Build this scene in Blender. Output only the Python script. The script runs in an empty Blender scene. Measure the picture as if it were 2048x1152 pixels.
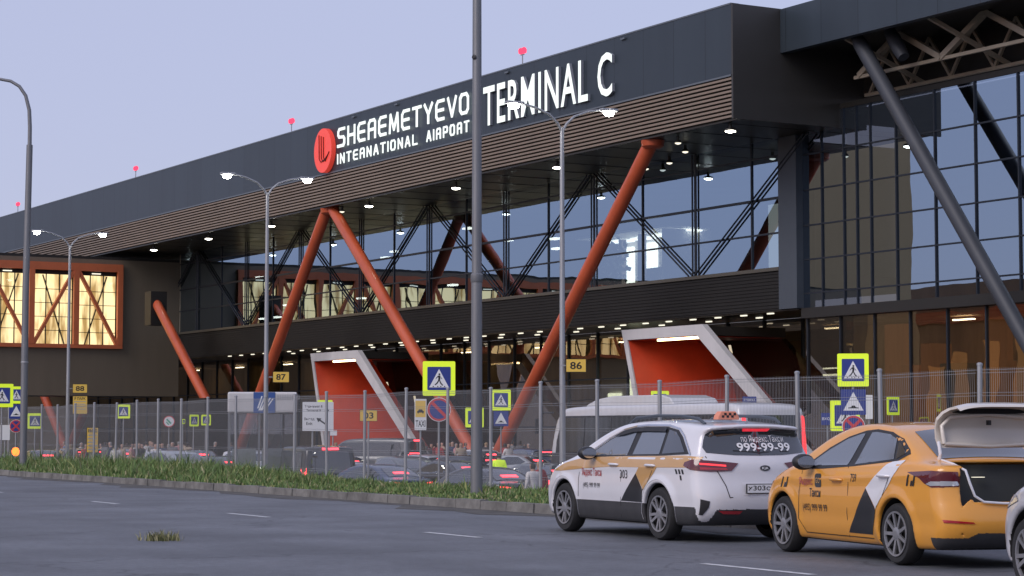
import bpy, bmesh, math, random
import numpy as np
from mathutils import Vector, Matrix
from mathutils.bvhtree import BVHTree
R = math.radians
random.seed(7); rng = np.random.default_rng(11)
scene = bpy.context.scene
COL = scene.collection

# ------------------------------------------------------------------ camera, sky, sun, exposure
cam_d = bpy.data.cameras.new("camera"); cam = bpy.data.objects.new("camera", cam_d); COL.objects.link(cam)
cam_d.lens = 75.59; cam_d.sensor_width = 36.0; cam_d.clip_start = 0.1; cam_d.clip_end = 6000
cam.location = (0, 0, 1.36); cam.rotation_euler = (R(90 + 3.832), 0, 0)
scene.camera = cam

SUN_EL, SUN_AZ = 5.0, 228.0           # low dusk glow, behind the camera and to its left (azimuth from +Y clockwise)
world = bpy.data.worlds.new("World"); scene.world = world; world.use_nodes = True
wn = world.node_tree.nodes; wl = world.node_tree.links
bg = wn["Background"]; sky = wn.new("ShaderNodeTexSky"); sky.sky_type = 'NISHITA'
sky.sun_disc = False; sky.sun_elevation = R(SUN_EL); sky.sun_rotation = R(SUN_AZ)
sky.air_density = 1.0; sky.dust_density = 0.6; sky.ozone_density = 3.2; sky.altitude = 0
tint = wn.new("ShaderNodeMix"); tint.data_type = 'RGBA'; tint.blend_type = 'MULTIPLY'; tint.inputs[0].default_value = 1.0
tint.inputs[7].default_value = (1.12, 0.86, 0.86, 1)
wl.new(sky.outputs[0], tint.inputs[6]); 
flat = wn.new("ShaderNodeMix"); flat.data_type = 'RGBA'; flat.inputs[0].default_value = 0.88; flat.inputs[7].default_value = (1.12, 1.17, 1.63, 1)
wl.new(tint.outputs[2], flat.inputs[6]); wl.new(flat.outputs[2], bg.inputs[0]); bg.inputs[1].default_value = 0.15
sun_d = bpy.data.lights.new("sun", 'SUN'); sun = bpy.data.objects.new("sun", sun_d); COL.objects.link(sun)
sun_d.energy = 0.62; sun_d.angle = R(35); sun_d.color = (1.0, 0.92, 0.9)
az, el = R(SUN_AZ), R(36)
sun.rotation_euler = Vector((-math.sin(az)*math.cos(el), -math.cos(az)*math.cos(el), -math.sin(el))).to_track_quat('-Z', 'Y').to_euler()
scene.view_settings.view_transform = 'Standard'; scene.view_settings.look = 'None'
scene.view_settings.gamma = 1.0; scene.view_settings.exposure = 1.6
scene.render.engine = 'CYCLES'
cy = scene.cycles
cy.max_bounces = 8; cy.diffuse_bounces = 3; cy.glossy_bounces = 4; cy.transmission_bounces = 6; cy.transparent_max_bounces = 10
cy.caustics_reflective = False; cy.caustics_refractive = False
cy.sample_clamp_indirect = 4.0
try:
    cy.use_denoising = True; cy.denoiser = 'OPENIMAGEDENOISE'
except Exception: pass

# ------------------------------------------------------------------ materials
def _nodes(name):
    m = bpy.data.materials.new(name); m.use_nodes = True
    return m, m.node_tree.nodes, m.node_tree.links, m.node_tree.nodes["Principled BSDF"]
def mat(name, col, rough=0.5, metal=0.0, var=0.0, scale=3.0, bump=0.0, bscale=40.0, coat=0.0, emit=None, estr=0.0, spec=0.5, stretch=None, rvar=0.0):
    m, n, l, p = _nodes(name)
    c = (*col, 1.0)
    p.inputs['Base Color'].default_value = c; p.inputs['Roughness'].default_value = rough; p.inputs['Metallic'].default_value = metal
    p.inputs['Specular IOR Level'].default_value = spec
    if coat: p.inputs['Coat Weight'].default_value = coat; p.inputs['Coat Roughness'].default_value = 0.035
    if emit: p.inputs['Emission Color'].default_value = (*emit, 1); p.inputs['Emission Strength'].default_value = estr
    if var or bump or rvar:
        tc = n.new("ShaderNodeTexCoord"); src = tc.outputs['Object']
        if stretch:
            mp = n.new("ShaderNodeMapping"); mp.inputs['Scale'].default_value = stretch; l.new(src, mp.inputs[0]); src = mp.outputs[0]
    if var or rvar:
        t = n.new("ShaderNodeTexNoise"); t.inputs['Scale'].default_value = scale; t.inputs['Detail'].default_value = 6; t.inputs['Roughness'].default_value = 0.65
        l.new(src, t.inputs['Vector'])
    if var:
        mr = n.new("ShaderNodeMapRange"); mr.inputs[1].default_value = 0.3; mr.inputs[2].default_value = 0.7
        mr.inputs[3].default_value = 1 - var; mr.inputs[4].default_value = 1 + var; l.new(t.outputs[0], mr.inputs[0])
        mx = n.new("ShaderNodeMix"); mx.data_type = 'RGBA'; mx.blend_type = 'MULTIPLY'; mx.inputs[0].default_value = 1
        mx.inputs[6].default_value = c; l.new(mr.outputs[0], mx.inputs[7]); l.new(mx.outputs[2], p.inputs['Base Color'])
    if rvar:
        m2 = n.new("ShaderNodeMapRange"); m2.inputs[1].default_value = 0.3; m2.inputs[2].default_value = 0.7
        m2.inputs[3].default_value = max(0.02, rough - rvar); m2.inputs[4].default_value = rough + rvar; l.new(t.outputs[0], m2.inputs[0]); l.new(m2.outputs[0], p.inputs['Roughness'])
    if bump:
        b = n.new("ShaderNodeTexNoise"); b.inputs['Scale'].default_value = bscale; b.inputs['Detail'].default_value = 4; l.new(src, b.inputs['Vector'])
        bn = n.new("ShaderNodeBump"); bn.inputs['Strength'].default_value = bump; bn.inputs['Distance'].default_value = 0.02
        l.new(b.outputs[0], bn.inputs['Height']); l.new(bn.outputs[0], p.inputs['Normal'])
    return m
def joint_mat(name, col, joint, px, pz=None, width=0.02, rough=0.5, metal=0.0, var=0.08, oz=0.0):
    """cladding panels: thin joints every px metres (object X) and pz metres (object Z), each panel a touch lighter or darker"""
    m, n, l, p = _nodes(name)
    p.inputs['Roughness'].default_value = rough; p.inputs['Metallic'].default_value = metal
    tc = n.new("ShaderNodeTexCoord"); sp = n.new("ShaderNodeSeparateXYZ"); l.new(tc.outputs['Object'], sp.inputs[0])
    def mth(op, a, b=None):
        k = n.new("ShaderNodeMath"); k.operation = op
        for i, s in enumerate((a, b)):
            if s is None: continue
            if isinstance(s, (int, float)): k.inputs[i].default_value = s
            else: l.new(s, k.inputs[i])
        return k.outputs[0]
    ux = mth('DIVIDE', mth('ADD', sp.outputs[0], 500.0), px); lx = mth('LESS_THAN', mth('FRACT', ux), width/px)
    cell = mth('FLOOR', ux)
    mask = lx
    if pz:
        uz = mth('DIVIDE', mth('ADD', sp.outputs[2], 50.0 + oz), pz); mask = mth('MAXIMUM', lx, mth('LESS_THAN', mth('FRACT', uz), width/pz))
        cell = mth('ADD', cell, mth('MULTIPLY', mth('FLOOR', uz), 17.3))
    wn_ = n.new("ShaderNodeTexWhiteNoise"); wn_.noise_dimensions = '1D'; l.new(cell, wn_.inputs['W'])
    t = n.new("ShaderNodeTexNoise"); t.inputs['Scale'].default_value = 0.35; t.inputs['Detail'].default_value = 5
    mp = n.new("ShaderNodeMapping"); mp.inputs['Scale'].default_value = (3, 3, 0.6); l.new(tc.outputs['Object'], mp.inputs[0]); l.new(mp.outputs[0], t.inputs['Vector'])
    f = mth('ADD', mth('MULTIPLY', mth('SUBTRACT', wn_.outputs['Value'], 0.5), var*1.2), mth('ADD', mth('MULTIPLY', mth('SUBTRACT', t.outputs[0], 0.5), var*3), 1.0))
    mx = n.new("ShaderNodeMix"); mx.data_type = 'RGBA'; mx.blend_type = 'MULTIPLY'; mx.inputs[0].default_value = 1; mx.inputs[6].default_value = (*col, 1); l.new(f, mx.inputs[7])
    m2 = n.new("ShaderNodeMix"); m2.data_type = 'RGBA'; l.new(mask, m2.inputs[0]); l.new(mx.outputs[2], m2.inputs[6]); m2.inputs[7].default_value = (*joint, 1)
    l.new(m2.outputs[2], p.inputs['Base Color'])
    return m
def emit(name, col, s):
    m = bpy.data.materials.new(name); m.use_nodes = True; n = m.node_tree.nodes; l = m.node_tree.links
    n.clear(); e = n.new("ShaderNodeEmission"); e.inputs[0].default_value = (*col, 1); e.inputs[1].default_value = s
    o = n.new("ShaderNodeOutputMaterial"); l.new(e.outputs[0], o.inputs[0]); return m
def pane_mat(name, refl, tintc, gloss, bump=0.0, bscale=0.5, rough=0.0, cell=(4.55, 1.62)):
    """architectural glass: mirror-like coating mixed with tinted see-through, panes slightly out of true so reflections waver"""
    m = bpy.data.materials.new(name); m.use_nodes = True; n = m.node_tree.nodes; l = m.node_tree.links; n.clear()
    g = n.new("ShaderNodeBsdfGlossy"); g.inputs[0].default_value = (*gloss, 1); g.inputs[1].default_value = rough
    t = n.new("ShaderNodeBsdfTransparent"); t.inputs[0].default_value = (*tintc, 1)
    mx = n.new("ShaderNodeMixShader"); lw = n.new("ShaderNodeLayerWeight"); lw.inputs[0].default_value = 0.35
    mr = n.new("ShaderNodeMapRange"); mr.inputs[3].default_value = refl; mr.inputs[4].default_value = min(1, refl + 0.4); l.new(lw.outputs['Fresnel'], mr.inputs[0])
    l.new(mr.outputs[0], mx.inputs[0]); l.new(t.outputs[0], mx.inputs[1]); l.new(g.outputs[0], mx.inputs[2])
    o = n.new("ShaderNodeOutputMaterial"); l.new(mx.outputs[0], o.inputs[0])
    if bump:
        tc = n.new("ShaderNodeTexCoord"); b = n.new("ShaderNodeTexNoise"); b.inputs['Scale'].default_value = bscale; b.inputs['Detail'].default_value = 1.5
        l.new(tc.outputs['Object'], b.inputs['Vector'])
        bn = n.new("ShaderNodeBump"); bn.inputs['Strength'].default_value = 1.0; bn.inputs['Distance'].default_value = bump
        l.new(b.outputs[0], bn.inputs['Height']); l.new(bn.outputs[0], g.inputs['Normal'])
    return m

def asphalt_mat():
    m, n, l, p = _nodes('asphalt'); p.inputs['Roughness'].default_value = 0.68; p.inputs['Specular IOR Level'].default_value = 0.5
    tc = n.new("ShaderNodeTexCoord"); mp = n.new("ShaderNodeMapping"); mp.inputs['Rotation'].default_value = (0, 0, R(-27.3)); l.new(tc.outputs['Object'], mp.inputs[0])
    def noise(sc, det, stretch=(1, 1, 1)):
        q = n.new("ShaderNodeMapping"); q.inputs['Scale'].default_value = stretch; l.new(mp.outputs[0], q.inputs[0])
        t = n.new("ShaderNodeTexNoise"); t.inputs['Scale'].default_value = sc; t.inputs['Detail'].default_value = det; l.new(q.outputs[0], t.inputs['Vector']); return t.outputs[0]
    def rng_(src, a, b, lo=0.3, hi=0.7):
        k = n.new("ShaderNodeMapRange"); k.inputs[1].default_value = lo; k.inputs[2].default_value = hi; k.inputs[3].default_value = a; k.inputs[4].default_value = b; l.new(src, k.inputs[0]); return k.outputs[0]
    def mul(a, b):
        k = n.new("ShaderNodeMath"); k.operation = 'MULTIPLY'; l.new(a, k.inputs[0]); l.new(b, k.inputs[1]); return k.outputs[0]
    f = mul(mul(rng_(noise(0.5, 6), 0.74, 1.26), rng_(noise(0.8, 3, (1.0, 0.06, 1)), 0.86, 1.14)), mul(rng_(noise(70, 2), 0.6, 1.4), rng_(noise(9, 4), 0.85, 1.15)))
    v = n.new("ShaderNodeTexVoronoi"); v.feature = 'DISTANCE_TO_EDGE'; v.inputs['Scale'].default_value = 0.16
    w = n.new("ShaderNodeTexNoise"); w.inputs['Scale'].default_value = 1.3; w.inputs['Detail'].default_value = 5; l.new(mp.outputs[0], w.inputs['Vector'])
    ad = n.new("ShaderNodeMix"); ad.data_type = 'RGBA'; ad.blend_type = 'ADD'; ad.inputs[0].default_value = 0.9; l.new(mp.outputs[0], ad.inputs[6]); l.new(w.outputs[1], ad.inputs[7]); l.new(ad.outputs[2], v.inputs['Vector'])
    crack = rng_(v.outputs[0], 0.62, 1.0, 0.001, 0.006)
    mx = n.new("ShaderNodeMix"); mx.data_type = 'RGBA'; mx.blend_type = 'MULTIPLY'; mx.inputs[0].default_value = 1; mx.inputs[6].default_value = (0.106, 0.113, 0.127, 1); l.new(mul(f, crack), mx.inputs[7]); l.new(mx.outputs[2], p.inputs['Base Color'])
    bn = n.new("ShaderNodeBump"); bn.inputs['Strength'].default_value = 0.5; bn.inputs['Distance'].default_value = 0.012; l.new(noise(45, 5), bn.inputs['Height']); l.new(bn.outputs[0], p.inputs['Normal'])
    return m
M = {}
M['asphalt'] = asphalt_mat()
M['lot'] = mat('lot_asphalt', (0.075, 0.077, 0.082), 0.75, var=0.2, scale=0.4, bump=0.2, bscale=30)
M['paint_line'] = mat('road_paint', (0.52, 0.53, 0.54), 0.7, var=0.35, scale=9)
M['kerb'] = mat('kerb_stone', (0.17, 0.165, 0.155), 0.9, var=0.5, scale=1.8, bump=0.4, bscale=25)
M['soil'] = mat('verge_soil', (0.06, 0.062, 0.035), 0.95, var=0.35, scale=3, bump=0.5, bscale=18)
M['terrain'] = mat('far_ground', (0.05, 0.055, 0.04), 0.95, var=0.2, scale=0.1)
M['fascia'] = joint_mat('fascia_metal', (0.038, 0.052, 0.067), (0.014, 0.02, 0.026), 2.42, None, 0.035, 0.42, 0.25, 0.1)
M['cap'] = mat('edge_trim', (0.16, 0.18, 0.2), 0.4, 0.5)
M['slat'] = mat('louvre_slat', (0.25, 0.195, 0.15), 0.5, 0.1, var=0.1, scale=0.6)
M['dark'] = mat('dark_metal', (0.03, 0.028, 0.025), 0.5, 0.3, var=0.1, scale=0.5)
M['soffit'] = mat('soffit_metal', (0.045, 0.039, 0.03), 0.32, 0.6, var=0.2, scale=0.35)
M['band'] = mat('spandrel_metal', (0.02, 0.019, 0.018), 0.6, 0.0, spec=0.25, var=0.12, scale=0.5)
M['mullion'] = mat('mullion_metal', (0.028, 0.034, 0.045), 0.4, 0.4)
M['slate'] = mat('slate_cladding', (0.075, 0.09, 0.11), 0.5, 0.2, var=0.06, scale=0.6)
M['orange'] = mat('orange_paint', (0.48, 0.088, 0.032), 0.42, var=0.16, scale=0.7, coat=0.2, rvar=0.12, stretch=(1, 1, 0.3))
M['orange_dull'] = mat('orange_frame_paint', (0.56, 0.145, 0.055), 0.5, var=0.12, scale=0.7)
M['greycol'] = mat('slate_column_paint', (0.042, 0.047, 0.058), 0.55, var=0.12, scale=0.6)
M['truss'] = mat('truss_paint', (0.42, 0.36, 0.27), 0.5, var=0.12, scale=1.0)
M['glass'] = pane_mat('curtain_glass', 0.55, (0.3, 0.32, 0.34), (0.52, 0.66, 0.82), bump=0.008, bscale=0.33)
M['glass_low'] = pane_mat('ground_floor_glass', 0.36, (0.42, 0.4, 0.35), (0.66, 0.6, 0.54), bump=0.006, bscale=0.4)
M['brown'] = joint_mat('brown_cladding', (0.13, 0.108, 0.08), (0.05, 0.04, 0.03), 2.4, 2.4, 0.03, 0.5, 0.2, 0.06)
M['tower'] = mat('tower_cladding', (0.78, 0.54, 0.27), 0.7, var=0.06, scale=0.12, stretch=(1, 1, 0.15))
M['side_wall'] = mat('brown_wall', (0.24, 0.185, 0.12), 0.7, var=0.2, scale=0.3, stretch=(1, 1, 0.2))
M['white_frame'] = mat('white_cladding', (0.56, 0.55, 0.55), 0.5, var=0.1, scale=0.8, stretch=(1, 1, 0.3))
M['red'] = mat('red_lining', (0.55, 0.05, 0.015), 0.45, var=0.12, scale=0.8)
M['letter'] = emit('lit_letter', (0.93, 1.0, 0.98), 0.42)
M['letter_side'] = mat('letter_return', (0.3, 0.32, 0.36), 0.5)
M['emblem'] = mat('emblem_red', (0.75, 0.07, 0.05), 0.4, emit=(1, 0.08, 0.05), estr=0.12)
M['emblem_line'] = mat('emblem_line_maroon', (0.12, 0.015, 0.015), 0.5)
M['lamp_white'] = emit('lamp_light', (1.0, 0.95, 0.82), 8.0)
M['lamp_street'] = emit('street_lamp_light', (1.0, 0.97, 0.9), 35.0)
M['lamp_dim'] = emit('small_downlight', (1.0, 0.93, 0.75), 0.45)
M['lamp_room'] = emit('room_light', (0.95, 1.0, 0.88), 2.5)
M['lamp_fill'] = emit('fill_strip', (1.0, 0.85, 0.6), 4.0)
M['lamp_warm'] = emit('warm_strip_light', (1.0, 0.78, 0.4), 3.5)
M['beacon'] = emit('beacon_red', (1.0, 0.06, 0.13), 0.6)
M['galv'] = mat('galvanised_steel', (0.36, 0.37, 0.385), 0.5, 0.55, var=0.12, scale=2.0, stretch=(4, 4, 0.5))
M['galv_dark'] = mat('weathered_steel', (0.21, 0.215, 0.225), 0.5, 0.5, var=0.12, scale=2.0, stretch=(4, 4, 0.4))
M['black'] = mat('black_plastic', (0.018, 0.018, 0.02), 0.5)
M['softblack'] = mat('black_rubber', (0.02, 0.02, 0.021), 0.75, var=0.2, scale=12)
M['void'] = mat('underbody_black', (0.008, 0.008, 0.009), 0.9)
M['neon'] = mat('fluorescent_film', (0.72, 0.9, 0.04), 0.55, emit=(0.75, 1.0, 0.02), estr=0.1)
M['sign_blue'] = mat('sign_blue', (0.028, 0.05, 0.25), 0.45)
M['sign_white'] = mat('sign_white', (0.78, 0.79, 0.8), 0.5)
M['sign_red'] = mat('sign_red', (0.6, 0.05, 0.06), 0.5)
M['sign_black'] = mat('sign_black', (0.012, 0.012, 0.014), 0.5)
M['sign_yellow'] = mat('sign_yellow', (0.8, 0.53, 0.09), 0.5)
M['sign_back'] = mat('sign_back_grey', (0.4, 0.41, 0.42), 0.5, 0.3)
M['sign_green'] = mat('sign_green', (0.05, 0.4, 0.25), 0.5)
M['skin'] = mat('skin', (0.42, 0.25, 0.18), 0.6)
M['hair'] = mat('hair_dark', (0.03, 0.02, 0.015), 0.7)

# ------------------------------------------------------------------ object helpers
def tag(o, label=None, cat=None, group=None, kind=None):
    for k, v in (('label', label), ('category', cat), ('group', group), ('kind', kind)):
        if v: o[k] = v
    return o
def thing(name, label, cat, loc=(0, 0, 0), rotz=0.0, group=None):
    o = bpy.data.objects.new(name, None); o.empty_display_size = 0.3; COL.objects.link(o)
    o.location = loc; o.rotation_euler = (0, 0, rotz)
    return tag(o, label, cat, group)
class MB:
    def __init__(s): s.v = []; s.f = []; s.m = []
    def add(s, vs, fs, mi=0):
        b = len(s.v); s.v += [tuple(x) for x in vs]; s.f += [tuple(b + i for i in f) for f in fs]; s.m += [mi]*len(fs); return s
    def box(s, x0, x1, y0, y1, z0, z1, mi=0):
        return s.add([(x0,y0,z0),(x1,y0,z0),(x1,y1,z0),(x0,y1,z0),(x0,y0,z1),(x1,y0,z1),(x1,y1,z1),(x0,y1,z1)],
                     [(3,2,1,0),(4,5,6,7),(0,1,5,4),(1,2,6,5),(2,3,7,6),(3,0,4,7)], mi)
    def beam(s, p, q, w, h, mi=0, up=(0, 0, 1)):
        p = Vector(p); q = Vector(q); d = (q - p).normalized(); u = Vector(up)
        if abs(d.dot(u)) > 0.98: u = Vector((1, 0, 0))
        a = d.cross(u).normalized()*w/2; b = a.cross(d).normalized()*h/2
        vs = [p-a-b, p+a-b, p+a+b, p-a+b, q-a-b, q+a-b, q+a+b, q-a+b]
        return s.add(vs, [(0,1,2,3),(7,6,5,4),(4,5,1,0),(5,6,2,1),(6,7,3,2),(7,4,0,3)], mi)
    def tube(s, pts, r, n=12, mi=0, caps=True):
        pts = [Vector(p) for p in pts]; rs = r if isinstance(r, (list, tuple)) else [r]*len(pts)
        base = len(s.v); prev = None
        for i, p in enumerate(pts):
            d = (pts[min(i+1, len(pts)-1)] - pts[max(i-1, 0)]).normalized()
            if prev is None:
                u = Vector((0, 0, 1)) if abs(d.z) < 0.9 else Vector((1, 0, 0)); a = d.cross(u).normalized()
            else: a = (prev - d*prev.dot(d)).normalized()
            prev = a; b = d.cross(a)
            for k in range(n):
                t = 2*math.pi*k/n; s.v.append(tuple(p + (a*math.cos(t) + b*math.sin(t))*rs[i]))
        for i in range(len(pts)-1):
            for k in range(n):
                k2 = (k+1) % n; s.f.append((base+i*n+k, base+i*n+k2, base+(i+1)*n+k2, base+(i+1)*n+k)); s.m.append(mi)
        if caps:
            s.f.append(tuple(base+k for k in reversed(range(n)))); s.f.append(tuple(base+(len(pts)-1)*n+k for k in range(n))); s.m += [mi, mi]
        return s
    def lathe(s, prof, n=24, c=(0, 0, 0), axis='z', mi=0, caps=True):
        base = len(s.v)
        for r, h in prof:
            for k in range(n):
                t = 2*math.pi*k/n; x, y = r*math.cos(t), r*math.sin(t)
                p = (x, y, h) if axis == 'z' else ((x, h, y) if axis == 'y' else (h, x, y))
                s.v.append((c[0]+p[0], c[1]+p[1], c[2]+p[2]))
        for i in range(len(prof)-1):
            for k in range(n):
                k2 = (k+1) % n; s.f.append((base+i*n+k, base+i*n+k2, base+(i+1)*n+k2, base+(i+1)*n+k)); s.m.append(mi)
        if caps: s.f.append(tuple(base+k for k in range(n))); s.f.append(tuple(base+(len(prof)-1)*n+k for k in range(n))); s.m += [mi, mi]
        return s
    def prism(s, poly, fn, d0, d1, mi=0):
        """poly of 2-D points, fn(a, b, depth) -> 3-D point"""
        n = len(poly)
        vs = [fn(a, b, d0) for a, b in poly] + [fn(a, b, d1) for a, b in poly]
        return s.add(vs, [tuple(range(n)), tuple(reversed(range(n, 2*n)))] + [(i, n+i, n+(i+1) % n, (i+1) % n) for i in range(n)], mi)
    def build(s, name, mats, parent=None, smooth=False, loc=None, recalc=True):
        me = bpy.data.meshes.new(name); me.from_pydata(s.v, [], s.f)
        if not isinstance(mats, (list, tuple)): mats = [mats]
        for m in mats: me.materials.append(m)
        if len(mats) > 1: me.polygons.foreach_set('material_index', s.m)
        if recalc:
            bm = bmesh.new(); bm.from_mesh(me); bmesh.ops.recalc_face_normals(bm, faces=bm.faces); bm.to_mesh(me); bm.free()
        if smooth:
            me.polygons.foreach_set('use_smooth', [True]*len(me.polygons))
            try: me.set_sharp_from_angle(angle=R(40))
            except Exception: pass
        me.update()
        o = bpy.data.objects.new(name, me); COL.objects.link(o)
        if parent: o.parent = parent
        if loc: o.location = loc
        return o
def bevel(o, w, seg=2):
    md = o.modifiers.new('bevel', 'BEVEL'); md.width = w; md.segments = seg; md.limit_method = 'ANGLE'; md.angle_limit = R(35)
    return o
def copy_tree(o, parent=None):
    c = o.copy(); COL.objects.link(c); c.parent = parent
    for ch in list(KIDS.get(o.name, [])) or [k for k in bpy.data.objects if k.parent == o]:
        copy_tree(ch, c)
    return c
KIDS = {}
_TXT = {}
def text2d(s, bold=0.0, spacing=1.0):
    """glyph outlines of the built-in font as flat triangles, normalised: x from 0, baseline 0 -> (verts, faces, width, height)"""
    key = (s, bold, spacing)
    if key in _TXT: return _TXT[key]
    cu = bpy.data.curves.new('txt', 'FONT'); cu.body = s; cu.size = 1; cu.offset = bold; cu.space_character = spacing; cu.resolution_u = 3
    ob = bpy.data.objects.new('txt', cu); COL.objects.link(ob)
    dg = bpy.context.evaluated_depsgraph_get(); dg.update()
    me = bpy.data.meshes.new_from_object(ob.evaluated_get(dg), depsgraph=dg)
    vs = [(v.co.x, v.co.y) for v in me.vertices]; fs = [tuple(p.vertices) for p in me.polygons]
    bpy.data.objects.remove(ob); bpy.data.curves.remove(cu); bpy.data.meshes.remove(me)
    x0 = min(v[0] for v in vs); x1 = max(v[0] for v in vs); y0 = min(v[1] for v in vs); y1 = max(v[1] for v in vs)
    _TXT[key] = ([(x-x0, y-y0) for x, y in vs], fs, x1-x0, y1-y0)
    return _TXT[key]
def text_into(mb, s, fn, w=None, h=None, bold=0.0, mi=0, d=0.0, center=True, depth=0.0, spacing=1.0):
    """lay text into an MB: fn(a, b, depth); scaled to width w and/or height h, centred on (0,0)"""
    vs, fs, tw, th = text2d(s, bold, spacing)
    if w and h: sx, sy = w/tw, h/th
    elif w: sx = sy = w/tw
    else: sx = sy = h/th
    ox, oy = (-tw*sx/2, -th*sy/2) if center else (0, 0)
    p2 = [(x*sx+ox, y*sy+oy) for x, y in vs]
    mb.add([fn(x, y, d) for x, y in p2], fs, mi)
    if depth:
        cnt = {}
        for f in fs:
            for i in range(len(f)):
                e = (f[i], f[(i+1) % len(f)]); cnt[tuple(sorted(e))] = cnt.get(tuple(sorted(e)), []) + [e]
        for k, es in cnt.items():
            if len(es) == 1:
                i, j = es[0]; a, b = p2[i], p2[j]
                mb.add([fn(*a, d), fn(*b, d), fn(*b, d+depth), fn(*a, d+depth)], [(0, 1, 2, 3)], mi+1)
    return tw*sx, th*sy

TH = R(27.3)                                          # heading of the road, to the left of straight ahead
RD = Vector((-math.sin(TH), math.cos(TH), 0)); RN = Vector((math.cos(TH), math.sin(TH), 0))
def road(s, c, z=0.0): p = RD*s + RN*c; return Vector((p.x, p.y, z))
F_PX, CAM_H, PITCH = 4300.0, 1.36, math.atan(288/4300.0)
def spot(u, v, Y):
    """where the thing at photo pixel (u, v) stands when it is Y metres away: -> (x, y, z)"""
    a, b = (u-1024)/F_PX, (576-v)/F_PX; c, s = math.cos(PITCH), math.sin(PITCH)
    k = Y/(c-b*s); return Vector((a*k, Y, CAM_H+(s+b*c)*k))
LOT = -1.10
# ------------------------------------------------------------------ ground, road, kerb, verge
g = MB(); g.add([(-2500,-2500,LOT-0.02),(2500,-2500,LOT-0.02),(2500,2500,LOT-0.02),(-2500,2500,LOT-0.02)], [(0,1,2,3)])
tag(g.build('ground', M['terrain']), kind='structure')
def strip(mb, s0, s1, cz, mi=0):
    vs = []; fs = []
    for s in (s0, s1): vs += [road(s, c, z) for c, z in cz]
    n = len(cz)
    fs = [(i, i+1, n+i+1, n+i) for i in range(n-1)]
    return mb.add(vs, fs, mi)
tag(strip(MB(), -60, 400, [(-30, LOT-0.01), (-22, 0.0), (16.93, 0.0)]).build('road', M['asphalt']), kind='structure')
tag(strip(MB(), -60, 400, [(25.3, LOT), (110, LOT)]).build('parking_lot', M['lot']), kind='structure')
FORE = -0.93; fc = MB(); strip(fc, 86, 400, [(26.5, FORE), (110, FORE)]); fc.add([road(86, 26.5, LOT-0.05), road(86, 110, LOT-0.05), road(86, 110, FORE), road(86, 26.5, FORE)], [(0, 1, 2, 3)]); fc.add([road(86, 26.5, LOT-0.05), road(400, 26.5, LOT-0.05), road(400, 26.5, FORE), road(86, 26.5, FORE)], [(0, 1, 2, 3)])
tag(fc.build('forecourt', mat('forecourt_paving', (0.16, 0.155, 0.15), 0.8, var=0.2, scale=0.8)), kind='structure')
def lot_z(p): return FORE if Vector((p.x, p.y, 0)).dot(RD) > 86 and Vector((p.x, p.y, 0)).dot(RN) > 26.5 else LOT
# kerb stones, one metre each, slightly uneven
k = MB(); s = -20.0
while s < 160:
    dz = rng.uniform(-0.012, 0.012); dc = rng.uniform(-0.012, 0.012); z1 = 0.155 + dz
    a, b = s + 0.012, s + 0.988
    k.add([road(a,16.92+dc,-0.05),road(b,16.92+dc,-0.05),road(b,17.1+dc,-0.05),road(a,17.1+dc,-0.05),
           road(a,16.935+dc,z1),road(b,16.935+dc,z1),road(b,17.1+dc,z1),road(a,17.1+dc,z1)],
          [(0,1,5,4),(4,5,6,7),(1,2,6,5),(0,4,7,3),(3,7,6,2)]); s += 1.0
tag(k.build('kerb', M['kerb']), kind='structure')
# verge: a rough strip of soil that falls to the lot behind the fence
vg = MB(); prof = [(17.08, 0.13), (18.5, 0.13), (21, 0.06), (22.6, -0.04), (23.4, -0.25), (25.4, LOT-0.01)]
strip(vg, -60, 220, prof); tag(vg.build('verge', M['soil'], smooth=True), kind='structure')
# lane dashes
lm = MB()
for (p, q) in (((-11.54+3.0, 48.64-5.6), None),):
    pass
for s_mid, c, ln in ((49.6, 12.1, 2.3), (40.6, 12.12, 1.7), (33.4, 12.38, 1.9), (25.8, 12.42, 1.65), (18.0, 12.02, 1.95), (57.6, 12.0, 2.0), (65.5, 12.0, 2.0), (10.2, 11.8, 1.9)):
    w = 0.055
    lm.add([road(s_mid-ln/2, c-w, 0.004), road(s_mid+ln/2, c-w, 0.004), road(s_mid+ln/2, c+w, 0.004), road(s_mid-ln/2, c+w, 0.004)], [(0,1,2,3)])
tag(lm.build('lane_markings', M['paint_line']), kind='structure')
# grit and dirt in the gutter
gd = MB(); ss = np.arange(8, 130, 1.5)
edge = [16.25 + 0.3*math.sin(s*0.7) + 0.25*math.sin(s*1.9+1) + rng.uniform(-0.1, 0.1) for s in ss]
for (a, ea), (b, eb) in zip(zip(ss[:-1], edge[:-1]), zip(ss[1:], edge[1:])): gd.add([road(a, ea, 0.004), road(b, eb, 0.004), road(b, 16.915, 0.004), road(a, 16.915, 0.004)], [(0, 1, 2, 3)])
tag(gd.build('gutter_dirt', mat('gutter_dirt', (0.07, 0.066, 0.06), 0.9, var=0.4, scale=2.2)), kind='structure')
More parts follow.
